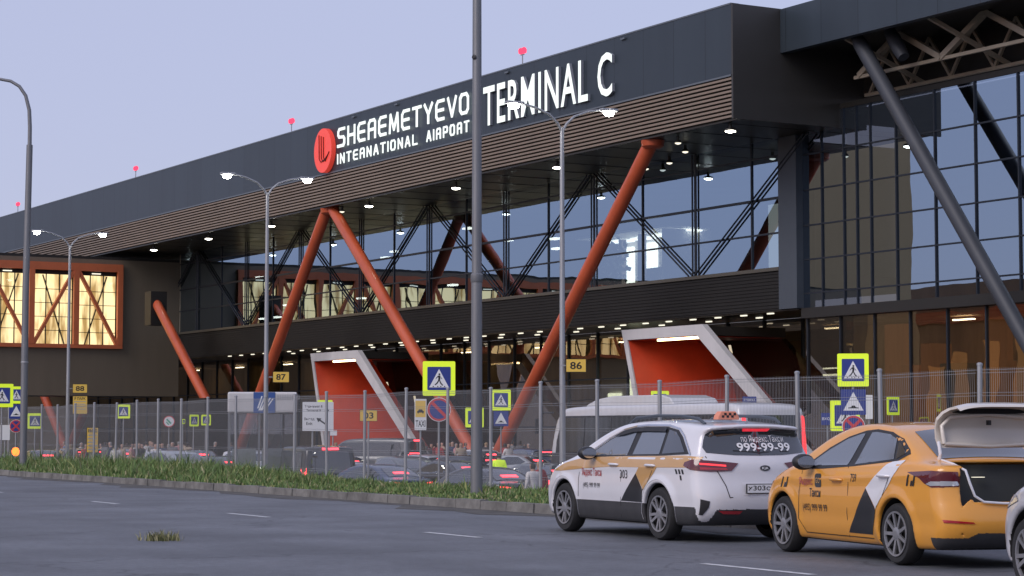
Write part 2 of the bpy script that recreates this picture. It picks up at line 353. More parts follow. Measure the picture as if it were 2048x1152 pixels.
# grass
def grass_mesh(n, sampler, hmin, hmax, name, mats, wid=0.012):
    s, c, z, hk = sampler(n); h = rng.uniform(hmin, hmax, n)*hk
    base = np.outer(s, [RD.x, RD.y, 0]) + np.outer(c, [RN.x, RN.y, 0]); base[:, 2] = z
    ang = rng.uniform(0, 2*np.pi, n); lean = rng.uniform(0.05, 0.85, n)*h; la = rng.uniform(0, 2*np.pi, n)
    side = np.stack([np.cos(ang), np.sin(ang), np.zeros(n)], 1)*(wid*rng.uniform(0.6, 1.5, n))[:, None]
    tip = base + np.stack([np.cos(la)*lean, np.sin(la)*lean, h], 1); mid = base + np.stack([np.cos(la)*lean*0.3, np.sin(la)*lean*0.3, h*0.6], 1)
    V = np.stack([base-side, base+side, mid+side*0.7, mid-side*0.7, tip], 1).reshape(-1, 3)
    me = bpy.data.meshes.new(name)
    i0 = np.arange(n)*5
    loops = np.stack([i0, i0+1, i0+2, i0+3, i0+3, i0+2, i0+4], 1).reshape(-1)
    starts = np.stack([np.arange(n)*7, np.arange(n)*7+4], 1).reshape(-1)
    me.vertices.add(len(V)); me.vertices.foreach_set('co', V.reshape(-1).astype(np.float32))
    me.loops.add(len(loops)); me.loops.foreach_set('vertex_index', loops.astype(np.int32))
    me.polygons.add(2*n); me.polygons.foreach_set('loop_start', starts.astype(np.int32))
    for m in mats: me.materials.append(m)
    mi = np.repeat(rng.choice(len(mats), n, p=[0.42, 0.33, 0.17, 0.08][:len(mats)] if len(mats) == 4 else None), 2)
    me.polygons.foreach_set('material_index', mi.astype(np.int32)); me.update(); me.validate()
    o = bpy.data.objects.new(name, me); COL.objects.link(o); return o
GR = [mat('grass_mid', (0.14, 0.225, 0.062), 0.7, var=0.3, scale=1.5), mat('grass_dark', (0.085, 0.15, 0.042), 0.7, var=0.3, scale=1.5),
      mat('grass_yellow', (0.24, 0.26, 0.09), 0.7, var=0.2), mat('grass_straw', (0.38, 0.35, 0.2), 0.8, var=0.2)]
def verge_z(c): return np.interp(c, [p[0] for p in prof], [p[1] for p in prof])
def samp(n):
    s = rng.uniform(22, 118, n); s = np.where(rng.random(n) < 0.45, rng.uniform(26, 70, n), s)
    c = 17.1 + 6.6*rng.random(n)**0.8
    P = np.outer(s, [RD.x, RD.y]) + np.outer(c, [RN.x, RN.y]); bear = P[:, 0]/P[:, 1]      # the grass is long at the far end, mown short nearer
    hk = (0.35 + 0.65*np.clip((c-17.1)/3.0, 0, 1))*(0.5 + 0.95*np.clip((-0.075-bear)/0.07, 0, 1))
    hk *= 0.45 + 0.8*np.abs(np.sin(s*0.9)*np.sin(s*0.37+c*0.8)) + 0.9*np.clip(np.sin(s*2.3+c*1.7)*np.sin(s*1.1-c*2.9)-0.35, 0, 1) + 0.35*rng.random(n) + 0.9*(rng.random(n) < 0.04)
    return s, c, verge_z(c)-0.01, hk
tag(grass_mesh(120000, samp, 0.1, 0.29, 'grass', GR, 0.013), kind='stuff')
tag(grass_mesh(5000, samp, 0.1, 0.28, 'broad_weeds', GR, 0.034), kind='stuff')
# weeds pushing up out of the asphalt
wp = spot(322, 1078, 27.2)
def samp2(n):
    p = np.array([wp.x, wp.y, 0]); s0 = p @ np.array(RD); c0 = p @ np.array(RN)
    r = rng.normal(0, 1, (n, 2)); return s0 + r[:, 0]*0.12, c0 + r[:, 1]*0.11, np.zeros(n)-0.005, 0.5+0.5*rng.random(n)
W = [mat('weed_olive', (0.13, 0.14, 0.05), 0.8, var=0.3), mat('weed_straw', (0.33, 0.31, 0.17), 0.8, var=0.3)]
tag(grass_mesh(300, samp2, 0.07, 0.17, 'weed', W, 0.008), 'low tuft of dry weeds growing out of the open asphalt road', 'weed')
# ------------------------------------------------------------------ terminal building (local: x along the front to the right, y into the building, z up)
BP = Vector((-0.6, 107.5, 0)); BROT = R(-60)
T = thing('terminal_building', 'long dark airport terminal with deep canopy, lit white lettering and inclined orange columns', 'airport terminal', BP, BROT)
XL, XR = -150.0, 19.8
# canopy: fascia, edge trim, louvres, soffit
b = MB(); b.box(XL, XR, 0, 0.35, 16.5, 19.5); b.build('roof_fascia', M['fascia'], T)
b = MB(); b.box(XL, XR-0.003, -0.03, 0.3, 16.42, 16.497); b.box(XL, XR-0.003, -0.02, 0.42, 19.503, 19.57); b.build('edge_trim', M['cap'], T)
b = MB(); b.box(XL, XR-0.01, 0.36, 7.2, 19.3, 19.49); b.build('roof_deck', M['dark'], T)
b = MB(); n_sl = 10
for i in range(n_sl):
    f = i/(n_sl-1); z = 16.33 - f*1.5; y = 0.02 + f*0.42
    b.box(XL, XR-0.02, y, y+0.1, z-0.05, z+0.045)
b.build('louvre_band', M['slat'], T)
b = MB(); b.prism([(0.28, 16.42), (0.8, 16.42), (0.8, 14.7), (0.62, 14.7)], lambda a, z, d: (d, a, z), XL, XR-0.03); b.build('louvre_backing', M['dark'], T)
b = MB(); b.box(XL, XR-0.01, 0.45, 7.2, 14.62, 14.69); b.build('canopy_soffit', M['soffit'], T)
jm = MB()
x = -130.0
while x < 19:
    jm.box(x, x+0.035, 0.46, 5.4, 14.605, 14.618); x += 3.03
jm.build('soffit_joint', M['dark'], T)
b = MB(); b.box(XR, XR+0.12, 0.0, 7.2, 14.6, 19.53); b.build('canopy_end_wall', joint_mat('end_metal', (0.06, 0.058, 0.055), (0.02, 0.02, 0.02), 30, None, 0.02, 0.5, 0.3, 0.06), T)
# upper curtain wall
GX0, GX1, GY = -57.9, 15.86, 5.5
w = MB(); w.add([(GX0, GY, 8.75), (GX1, GY, 8.75), (GX1, GY, 14.62), (GX0, GY, 14.62)], [(0, 1, 2, 3)])
cw = w.build('curtain_wall', M['glass'], T, recalc=False)
for z, h_ in ((10.33, 0.075), (11.92, 0.11), (13.84, 0.075)):
    q = MB(); q.box(GX0, GX1, GY-0.07, GY+0.05, z-h_/2, z+h_/2); q.build('transom', M['mullion'], cw)
step = 4.54; i = 0; x = 13.75
while x > GX0:
    q = MB()
    if i % 2 == 1:
        for dx in (-0.15, 0.15): q.tube([(x+dx, GY-0.075, 8.76), (x+dx, GY-0.075, 14.6)], 0.045, 8)
        q.box(x-0.03, x+0.03, GY-0.05, GY+0.02, 8.76, 14.6)
    else: q.box(x-0.04, x+0.04, GY-0.06, GY+0.03, 8.76, 14.6)
    q.build('mullion', M['mullion'], cw); x -= step; i += 1
bx = [9.2 - 18.16*j for j in range(5)]
for xb in bx:
    for sgn in (-1, 1):
        q = MB()
        xt = xb + sgn*8.75
        for dx in (-0.17, 0.17): q.tube([(xb+sgn*0.25+dx, GY-0.12, 8.8), (xt+dx, GY-0.12, 14.6)], 0.042, 8)
        if xt > GX0 + 1: q.build('wall_brace', M['mullion'], cw)
q = MB(); q.box(GX0, GX1, GY-0.12, GY-0.001, 8.62, 8.78); q.build('sill', mat('sill_metal', (0.12, 0.11, 0.09), 0.4, 0.4), cw)
# spandrel with fine ribs
b = MB(); b.box(GX0, GX1, GY, GY+0.5, 6.85, 8.64)
for j in range(11): b.box(GX0, GX1-0.005, GY-0.035, GY-0.001, 6.93+j*0.155, 6.93+j*0.155+0.085)
b.build('spandrel_band', M['band'], T)
b = MB(); b.box(GX1+0.01, 17.19, GY-0.12, 6.4, 6.86, 14.61); b.build('end_pilaster', M['slate'], T)
b = MB(); b.box(GX0, 17.1, GY+0.04, 9.6, 6.78, 6.845); b.build('lower_soffit', M['soffit'], T)
# interior of the hall behind the glass
ih = mat('hall_interior', (0.34, 0.31, 0.25), 0.8, var=0.15, scale=0.3)
b = MB(); b.box(GX0, 15.8, 5.9, 20, 8.55, 8.7); b.box(GX0, 15.8, 20, 20.2, 8.7, 14.6); b.box(GX0, 15.8, 5.9, 20, 14.5, 14.6)
b.box(GX0-0.2, GX0, 5.5, 20, 8.7, 14.6); b.box(15.6, 15.8, 6.2, 20, 8.7, 14.5); b.build('hall_interior', ih, T)
wi = mat('cafe_wall', (0.75, 0.73, 0.68), 0.7)
cf = MB(); cf.box(0.6, 9.0, 9.4, 9.55, 8.7, 11.7); cf.box(9.0, 9.1, 6.6, 9.55, 8.7, 11.5); cf.box(0.6, 9.0, 6.7, 9.5, 11.55, 11.65)
cafe = cf.build('lit_cafe', wi, T); cafe.location = (-4.3, 0, 0)
for xx, yy, lx in ((1.2, 8.9, 1.4), (3.3, 8.9, 1.3), (5.6, 8.7, 2.4), (8.0, 8.5, 1.4)):
    q = MB(); q.box(xx, xx+lx, yy-0.5, yy+0.3, 11.42, 11.5); q.build('ceiling_light', M['lamp_room'], cafe)
for xx, ww, hh in ((1.3, 1.0, 2.2), (3.0, 1.5, 2.3), (6.3, 1.2, 2.5), (8.2, 0.6, 2.4)):
    q = MB(); q.box(xx, xx+ww, 9.33, 9.39, 9.0, 9.0+hh); q.build('light_panel', emit('light_panel', (0.95, 1.0, 0.85), 2.6), cafe)
cm = mat('counter', (0.16, 0.12, 0.1), 0.5)
MB().box(5.6, 5.95, 7.4, 7.7, 8.71, 11.5).build('pillar', cm, cafe); MB().box(2.55, 2.85, 8.2, 8.5, 8.71, 11.5).build('pillar', cm, cafe); MB().box(5.0, 7.6, 7.9, 8.5, 8.71, 9.75).build('counter', cm, cafe)
fo = MB()
for _ in range(160):
    c = Vector((rng.normal(3.3, 0.55), rng.normal(7.4, 0.3), rng.normal(10.1, 0.5))); d = Vector(rng.normal(0, 0.14, 3)); e = Vector(rng.normal(0, 0.14, 3))
    fo.add([c-d, c+e, c+d, c-e], [(0, 1, 2, 3)])
fo.tube([(3.3, 7.4, 8.7), (3.3, 7.4, 10)], 0.05, 6); fo.build('foliage', mat('indoor_leaf', (0.06, 0.09, 0.07), 0.7), cafe)
wb = MB(); wb.box(13.9, 15.6, 6.3, 6.34, 8.75, 11.8); wb.build('pale_blind', mat('pale_blind', (0.55, 0.6, 0.6), 0.7, emit=(0.75, 0.85, 0.8), estr=0.35), T)
# hall lamps seen through the glass
for xx, zz, yy in ((-33, 10.0, 8), (-31.5, 12.6, 9), (-30.2, 12.9, 9), (-49, 9.4, 8), (-46.5, 9.4, 8), (-21.4, 10.2, 8.5), (-15.6, 12.5, 9), (-10.0, 11.6, 9), (-8.6, 12.0, 8), (12.4, 9.9, 8.5), (-47, 10.3, 9), (-52, 12.6, 9), (-18.6, 13.4, 8)):
    q = MB(); q.box(xx, xx+0.7, yy, yy+0.4, zz, zz+0.1); q.build('hall_lamp', M['lamp_room'], T)
MB().box(-150, GX0-0.25, 6.2, 20, 6.79, 14.6).build('rear_block', M['slate'], T)
# ground floor
LZ0, LZ1, LY = LOT, 6.78, 9.6
w = MB(); w.add([(-140, LY, LZ0), (15.9, LY, LZ0), (15.9, LY, LZ1), (-140, LY, LZ1)], [(0, 1, 2, 3)])
lw_ = w.build('ground_floor_glazing', M['glass_low'], T, recalc=False)
x = 15.2
while x > -90:
    q = MB(); q.box(x-0.05, x+0.05, LY-0.1, LY+0.04, LZ0, LZ1); q.build('mullion', M['mullion'], lw_); x -= 3.03
for z in (1.6, 4.2):
    q = MB(); q.box(-140, 15.9, LY-0.08, LY+0.03, z, z+0.08); q.build('transom', M['mullion'], lw_)
b = MB(); b.box(-140, 60, 15, 15.2, LZ0, 6.78); b.box(-140, 60, 9.7, 15, 6.6, 6.77)
b.build('ground_floor_interior', mat('ground_interior', (0.5, 0.36, 0.22), 0.7, var=0.5, scale=0.7, stretch=(1.0, 1, 0.15)), T)
for xx in np.arange(-74, 44, 9.3):
    q = MB(); q.box(xx, xx+1.3, 12.8, 13.0, 6.4, 6.46); q.build('strip_light', M['lamp_fill'], T)  # added lamps that brighten the ground floor interior
# lit shop fronts behind the foot of the columns
sh = MB(); sh.box(-8.2, 0.4, 11.2, 11.4, LZ0, 5.4); shop = sh.build('lit_shop', wi, T)
for xx, z0, z1, ww in ((-7.6, -0.6, 1.3, 1.6), (-7.4, 1.9, 2.1, 1.3), (-7.4, 2.6, 2.8, 1.3), (-7.4, 3.3, 3.5, 1.3), (-5.4, -0.6, 2.2, 1.3), (-5.3, 2.7, 4.9, 1.3), (-3.0, 0.0, 1.2, 1.6), (-2.8, 4.0, 4.4, 1.6), (-1.0, -0.5, 3.0, 0.8)):
    q = MB(); q.box(xx, xx+ww, 11.1, 11.18, z0, z1); q.build('shop_light', emit('shop_light', (0.9, 1.0, 0.78), 1.15), shop)
for xx, z0, ww in ((12.6, 4.3, 1.4), (14.2, 4.3, 0.9), (12.6, 4.0, 1.4), (14.2, 4.0, 0.9)):
    q = MB(); q.box(xx, xx+ww, 10.4, 10.5, z0, z0+0.09); q.build('strip_light', M['lamp_room'], T)
# downlights
for x, y, big in ((-41, .8, 1), (-30.7, .85, 1), (-20.4, .85, 0), (-16.87, .87, 1), (-6.39, .85, 1), (3.91, .9, 1), (18.6, .7, 1), (14.33, .9, 0), (5.7, 4.9, 0), (8.2, 4.6, 0), (12.0, 2.9, 0), (-51.3, .8, 1), (-68, .8, 1), (-80, .8, 1)):
    q = MB(); r = 0.24 if big else 0.15
    q.lathe([(0.07, 14.6), (0.07, 14.42), (r, 14.36), (r+0.02, 14.28), (r*0.5, 14.275)], 16, (x, y+0.1, 0))
    dl = q.build('downlight', M['dark'], T, smooth=True)
    q = MB(); q.lathe([(r*0.95, 14.272), (r*0.9, 14.24), (r*0.3, 14.2)], 16, (x, y+0.1, 0)); q.build('lens', M['lamp_white'] if big else M['lamp_dim'], dl, smooth=True)
for j in range(33):
    for yy in (5.95, 7.7):
        x = 14.2 - j*2.06 + (0.9 if yy > 7 else 0)
        if x < -50 or (yy > 7 and j % 2): continue
        q = MB(); q.box(x, x+0.4, yy, yy+0.12, 6.73, 6.775); q.build('canopy_lamp', M['lamp_dim'], T)
# inclined columns
def column(p, q, r, m, name='inclined_column'):
    c = MB(); p = Vector(p); q = Vector(q); d = (q-p).normalized()
    c.tube([p, p+d*0.5, q-d*0.5, q], [r*0.8, r, r, r*0.75], 20); return c.build(name, m, T, smooth=True)
CY = 1.0; RC = 0.34
for p, q in (((-36.8, CY, LOT), (-22.45, CY, 14.75)), ((-2.9, CY, LOT), (-22.0, CY, 14.75)), ((-3.3, CY, LOT), (12.4, CY, 14.75)),
             ((-41.0, CY, 3.2), (-51.1, CY, 10.6)), ((-69.0, CY, LOT), (-90, CY, 14.7)), ((-71, CY, LOT), (-66, CY, 3.0))):
    column(p, q, RC, M['orange'])
b = MB(); b.box(-42.4, -39.4, CY-0.9, CY+0.9, LOT, 3.6); b.build('column_plinth', M['dark'], T)
b = MB(); b.box(-51.9, -50.7, CY-0.5, CY+0.7, 8.9, 11.3); b.build('column_head', M['dark'], T)
for xx in (-22.25, 12.3):
    b = MB(); b.lathe([(0.55, 14.61), (0.5, 14.35), (0.36, 14.25)], 20, (xx, CY, 0)); b.build('column_collar', M['orange'], T, smooth=True)
# entrance portals: white sloping frames lined in red
def portal(x0, seed):
    y0, y1, th = 3.6, 8.6, 0.5
    out = [(x0, 6.3), (x0+6.8, 6.3), (x0+6.8+1.36*7.35, LOT-0.05), (x0+6.8+1.36*7.35-0.8, LOT-0.05), (x0+6.35, 5.8), (x0+0.5, 5.8), (x0+2.72, LOT-0.05), (x0+2.4, LOT-0.05)]
    f = MB(); fn = lambda a, z, d: (a, d, z)
    f.prism([out[0], out[1], out[4], out[5]], fn, y0, y0+0.3)
    f.prism([out[1], out[2], out[3], out[4]], fn, y0, y0+0.3)
    f.prism([out[0], out[5], out[6], out[7]], fn, y0, y0+0.3)
    p = f.build('entrance_portal', M['white_frame'], T)
    MB().box(x0+0.3, x0+6.5, y0+0.31, y1, 5.82, 6.25).build('portal_roof', M['dark'], p)
    l = MB()
    a, bb = (x0+0.55, 5.78), (x0+2.8, LOT)
    l.add([(a[0], y0+0.05, a[1]), (bb[0], y0+0.05, bb[1]), (bb[0]+1.4, y1-0.2, bb[1]), (a[0]+1.3, y1-0.2, a[1])], [(0, 1, 2, 3)])
    l.add([(a[0], y0+0.05, a[1]-0.003), (a[0]+1.3, y1-0.2, a[1]-0.003), (x0+6.4, y1-0.2, 5.777), (x0+6.4, y0+0.05, 5.777)], [(0, 1, 2, 3)])
    l.build('red_lining', M['red'], p, recalc=False)
    g_ = MB(); g_.add([(a[0]+1.3, y1-0.2, a[1]), (x0+6.4, y1-0.2, a[1]), (x0+15.5, y1-0.2, LOT), (bb[0]+1.4, y1-0.2, LOT)], [(0, 1, 2, 3)]); g_.build('door_wall', mat('dark_red_wall', (0.16, 0.03, 0.022), 0.35, var=0.3, scale=0.6), p)
    s_ = MB(); s_.box(x0+2.6, x0+6.2, y0+0.35, y0+0.5, 5.68, 5.77); s_.build('strip_light', M['lamp_warm'], p)
    d_ = MB(); d_.add([(x0+6.55, y0+1.05, 5.75), (x0+16.3, y0+1.05, LOT), (x0+16.3, y1, LOT), (x0+6.55, y1, 5.75)], [(0, 1, 2, 3)]); d_.build('side_glass', M['glass_low'], p)
portal(5.6, 1); portal(-30.5, 2)
# right wing
WX = XR + 0.13
b = MB(); b.box(WX, 70, 2.5, 2.85, 17.6, 19.5); b.build('wing_fascia', M['fascia'], T)
b = MB(); b.box(WX, 70, 2.86, 7.1, 17.9, 19.4); b.build('wing_ceiling', M['dark'], T)
def longtruss(y, z0, z1, xs, r, d):
    q = MB(); q.beam((xs-0.3, y, z0), (60, y, z0), 0.14, 0.14)
    x = xs; k = 0
    while x < 55:
        q.beam((x, y, z0+0.05), (x+d, y, z1), r, r); q.beam((x+2*d, y, z0+0.05), (x+d, y, z1), r, r)
        x += 2*d
    q.build('roof_truss', M['truss'], T)
longtruss(6.6, 16.0, 17.88, 20.9, 0.12, 1.3)
longtruss(4.8, 16.4, 17.88, 22.4, 0.24, 2.6)
for x in np.arange(23.6, 50, 5.2):
    q = MB(); q.beam((x, 2.9, 17.8), (x+0.6, 6.8, 16.05), 0.16, 0.16); q.build('roof_strut', M['truss'], T)
b = MB(); b.box(17.2, 60, 5.7, 6.1, 15.43, 15.66); b.build('wing_head_beam', M['dark'], T)
w = MB(); w.add([(17.2, 5.75, 6.85), (60, 5.75, 6.85), (60, 5.75, 15.45), (17.2, 5.75, 15.45)], [(0, 1, 2, 3)])
M['glass_wing'] = pane_mat('wing_glass', 0.55, (0.3, 0.3, 0.32), (0.54, 0.66, 0.8), bump=0.004, bscale=0.35)
wg = w.build('wing_glazing', M['glass_wing'], T, recalc=False)
for x in (18.6, 20.13, 21.01, 21.95, 23.61, 26.05, 28.47, 30.94, 33.4, 35.9, 38.4):
    q = MB(); q.box(x-0.035, x+0.035, 5.68, 5.78, 6.86, 15.44); q.build('mullion', M['mullion'], wg)
for z in (7.5, 9.0, 10.52, 12.1, 13.7):
    q = MB(); q.box(17.3, 60, 5.69, 5.77, z-0.032, z+0.032); q.build('transom', M['mullion'], wg)
b = MB(); b.box(17.2, 60, 5.6, 6.2, 6.4, 6.849); b.build('wing_sill_band', M['dark'], T)
b = MB(); b.box(16.2, 60, 12, 12.2, 6.9, 15.7); b.box(17.3, 60, 6.2, 12, 15.3, 15.4); b.box(17.3, 60, 6.2, 12, 6.86, 6.9); b.build('wing_interior', ih, T)
w = MB(); w.add([(17.0, 6.0, LOT), (60, 6.0, LOT), (60, 6.0, 6.4), (17.0, 6.0, 6.4)], [(0, 1, 2, 3)]); wl_ = w.build('wing_shopfront', M['glass_low'], T, recalc=False)
for x in np.arange(17.2, 40, 2.3):
    q = MB(); q.box(x-0.04, x+0.04, 5.92, 6.04, LOT, 6.39); q.build('mullion', M['mullion'], wl_)
glow_mats = [mat('glow_panel_%s' % k, c, 0.6, var=0.4, scale=1.2, stretch=(2, 1, 0.1), emit=e, estr=0.05) for k, c, e in (('tan', (0.4, 0.2, 0.09), (1, 0.42, 0.16)), ('umber', (0.16, 0.08, 0.045), (0.5, 0.2, 0.1)), ('olive', (0.12, 0.11, 0.08), (0.2, 0.2, 0.12)))]  # self-lit panels added to stand in for warm reflections in the shopfront glass
x = 17.6
while x < 42:
    ww = rng.uniform(0.5, 1.7); MB().box(x, x+ww, 8.6 + 1.5*rng.random(), 10.3, LOT, rng.choice([6.2, 5.2, 4.3])).build('reflection_panel', glow_mats[rng.choice(3, p=[0.45, 0.35, 0.2])], T); x += ww + rng.uniform(0.05, 0.7)
column((38.0, 3.4, LOT), (23.9, 3.4, 17.8), 0.31, M['greycol'])
b = MB(); b.box(16.1, 60, 7.05, 7.3, 15.98, 18.5); b.build('wing_back_wall', M['dark'], T)
column((26.2, 4.0, 16.6), (25.3, 4.0, 17.85), 0.3, M['greycol'], 'column_stub')
# side wall left of the cafe end, below the wing
# ---- roof signs
def sfn(x0, z0, y=-0.12): return lambda a, b_, d: (x0+a, y-d, z0+b_)
def strokes(mb, paths, fn, w):
    for k, path in enumerate(paths):
        for j, ((a0, b0), (a1, b1)) in enumerate(zip(path[:-1], path[1:])):
            dx, dy = a1-a0, b1-b0; L = math.hypot(dx, dy); ux, uy = dx/L*w/2, dy/L*w/2; nx, ny = -uy, ux
            poly = [(a0-ux*0.6-nx, b0-uy*0.6-ny), (a1+ux*0.6-nx, b1+uy*0.6-ny), (a1+ux*0.6+nx, b1+uy*0.6+ny), (a0-ux*0.6+nx, b0-uy*0.6+ny)]
            mb.prism(poly, fn, -0.02, 0.02 + 0.003*j + 0.011*(k % 2))
GL = {  # wide rounded capitals on a 1 x 1 cell
 'S': [[(0.95,0.98),(0.2,0.98),(0.06,0.84),(0.06,0.66),(0.2,0.54),(0.8,0.5),(0.94,0.38),(0.94,0.16),(0.8,0.03),(0.03,0.03)]],
 'H': [[(0.06,0),(0.06,1)],[(0.06,0.5),(0.94,0.5)],[(0.94,0),(0.94,1)]],
 'E': [[(0.95,0.98),(0.25,0.98),(0.06,0.8),(0.06,0.2),(0.25,0.03),(0.95,0.03)],[(0.06,0.5),(0.9,0.5)]],
 'R': [[(0.06,0),(0.06,0.8),(0.25,0.98),(0.8,0.98),(0.94,0.85),(0.94,0.0)],[(0.06,0.48),(0.94,0.48)]],
 'M': [[(0.03,0),(0.12,0.98),(0.5,0.15),(0.88,0.98),(0.97,0)]],
 'T': [[(0.0,0.98),(1.0,0.98)],[(0.5,0),(0.5,0.98)]],
 'Y': [[(0.03,1),(0.5,0.45),(0.97,1)],[(0.5,0.45),(0.5,0)]],
 'V': [[(0.03,1),(0.5,0.03),(0.97,1)]],
 'O': [[(0.25,0.98),(0.75,0.98),(0.94,0.8),(0.94,0.2),(0.75,0.03),(0.25,0.03),(0.06,0.2),(0.06,0.8),(0.25,0.98)]],
 'I': [[(0.5,0),(0.5,1)]],
 'N': [[(0.06,0),(0.06,1),(0.94,0),(0.94,1)]],
 'A': [[(0.02,0),(0.45,0.98),(0.55,0.98),(0.98,0)],[(0.2,0.33),(0.8,0.33)]],
 'L': [[(0.06,1),(0.06,0.03),(0.95,0.03)]],
 'P': [[(0.06,0),(0.06,0.98),(0.8,0.98),(0.94,0.85),(0.94,0.58),(0.8,0.45),(0.06,0.45)]],
}
def word(text, x0, x1, z0, z1, w, gap, name, wide):
    tot = sum(wide.get(ch, 1.0)+gap for ch in text) - gap; k = (x1-x0)/tot; x = x0; h_ = z1-z0
    lit = MB()
    for ch in text:
        ww = wide.get(ch, 1.0)*k
        if ch in GL: strokes(lit, [[(a*(ww-w)+w/2, bb*(h_-w)+w/2) for a, bb in p] for p in GL[ch]], sfn(x, z0), w)
        x += ww + gap*k
    return lit.build(name, M['letter'], T)
word('SHEREMETYEVO', -18.85, -3.0, 17.74, 18.93, 0.165, 0.2, 'name_lettering', {'M': 1.15})
word('INTERNATIONAL', -18.85, -8.75, 16.8, 17.43, 0.095, 0.36, 'subtitle_lettering', {'I': 0.22})
word('AIRPORT', -7.75, -3.0, 16.8, 17.43, 0.095, 0.36, 'subtitle_lettering', {'I': 0.22})
lit = MB(); text_into(lit, 'TERMINAL C', lambda a, b_, d: (4.6+a, -0.15-d, 17.87+b_), w=12.15, h=2.05, bold=0.012, depth=-0.2, spacing=1.12)
lit.build('terminal_lettering', [M['letter'], M['letter_side']], T, recalc=False)
em = MB(); ring = [(-20.45+1.2*math.cos(t), 17.8+1.3*math.sin(t)) for t in np.linspace(0, 2*math.pi, 48)[:-1]]
em.prism(ring, lambda a, z, d: (a, -d, z), 0.02, 0.3); e0 = em.build('round_emblem', M['emblem'], T)
ln = MB()
for k, xo in enumerate((-0.42, -0.12, 0.18)):
    pts = [(-20.45+xo-0.05, 18.75-0.08*k), (-20.45+xo-0.02, 17.9), (-20.45+xo+0.0, 17.35), (-20.45+xo+0.22, 17.12), (-20.45+min(1.0, xo+1.0-0.12*k), 17.32+0.16*k)]
    for j, (p, q) in enumerate(zip(pts[:-1], pts[1:])): ln.beam((p[0], -0.31-0.002*j, p[1]), (q[0], -0.31-0.002*j, q[1]), 0.02, 0.085, up=(0, 1, 0))
ln.build('emblem_line', M['emblem_line'], e0)
# beacons on the roof edge
for k, x in enumerate((-81.38, -53.27, -26.03, 1.9)):
    q = MB(); q.tube([(x, 0.2, 19.5), (x, 0.2, 20.1)], 0.03, 8); q.beam((x-0.16, 0.2, 20.1), (x+0.16, 0.2, 20.1), 0.05, 0.05)
    bc = q.build('beacon_mast', M['galv'], T)
    for dx in (-0.15, 0.15):
        q = MB(); q.lathe([(0.02, 20.13), (0.12, 20.17), (0.14, 20.32), (0.09, 20.42), (0.02, 20.45)], 12, (x+dx, 0.2, 0)); q.build('beacon_lamp', M['beacon'], bc, smooth=True)
for x in (-17.0, -11.6, 0.6, 11.3):
    q = MB(); q.box(x, x+0.35, -0.1, 0.1, 19.3, 19.38); q.build('roof_floodlight', M['cap'], T)

# ------------------------------------------------------------------ skybridge (same local axes), and the tall block it leads to
B = thing('skybridge', 'dark enclosed footbridge with a lit window band in an orange truss frame', 'footbridge', BP, BROT)
bw = joint_mat('bridge_cladding', (0.2, 0.165, 0.118), (0.04, 0.035, 0.03), 400, None, 0.02, 0.45, 0.25, 0.1)
BX = -58.0; YN, YF = -59.0, 5.45; WY0, WY1 = -38.5, 0.95; Z0, Z1 = 4.0, 14.0; WZ0, WZ1 = 7.45, 13.65
b = MB(); b.box(BX-0.3, BX, YN, YF, WZ1, Z1); b.box(BX-0.3, BX, YN, YF, Z0, WZ0); b.box(BX-0.3, BX, WY1, YF, WZ0+0.001, WZ1-0.001); b.box(BX-0.3, BX, YN, WY0, WZ0+0.001, WZ1-0.001)
b.build('side_wall', bw, B)
b = MB(); b.box(BX-6, BX-0.001, YN, YF-0.01, Z1, Z1+0.2); b.build('roof', M['dark'], B)
b = MB(); b.box(BX-6, BX-0.3, YN, YF-0.01, Z0, Z0+0.3); b.box(BX-6.2, BX-6, YN, YF-0.01, Z0+0.001, Z1-0.001); b.build('underside', M['dark'], B)
fr = MB(); fo_ = 0.0
fr.box(BX+0.003, BX+0.3, WY0, WY1, WZ1-0.55, WZ1); fr.box(BX+0.003, BX+0.3, WY0, WY1, WZ0, WZ0+0.28); fr.build('window_frame', M['orange_dull'], B)
wood_lit = emit('warm_lit_bay', (1.0, 0.5, 0.22), 0.13)
ypost = [WY1-0.2-3.32*i for i in range(12)]
lit_pane = None
def litmat():
    m, n, l, p = _nodes('lit_window'); p.inputs['Roughness'].default_value = 0.06; p.inputs['Base Color'].default_value = (0.3, 0.24, 0.12, 1); p.inputs['Coat Weight'].default_value = 0.6
    tc = n.new("ShaderNodeTexCoord"); t = n.new("ShaderNodeTexNoise"); t.inputs['Scale'].default_value = 0.9; t.inputs['Detail'].default_value = 3
    mp = n.new("ShaderNodeMapping"); mp.inputs['Scale'].default_value = (1, 2.0, 0.35); l.new(tc.outputs['Object'], mp.inputs[0]); l.new(mp.outputs[0], t.inputs['Vector'])
    cr = n.new("ShaderNodeValToRGB"); cr.color_ramp.elements[0].position = 0.36; cr.color_ramp.elements[0].color = (0.36, 0.22, 0.07, 1); cr.color_ramp.elements[1].position = 0.55; cr.color_ramp.elements[1].color = (1.0, 0.78, 0.4, 1)  # dark mottling in the glow imitates wavy reflections on the pane
    l.new(t.outputs[0], cr.inputs[0]); l.new(cr.outputs[0], p.inputs['Emission Color']); p.inputs['Emission Strength'].default_value = 0.46
    return m
LM = litmat()
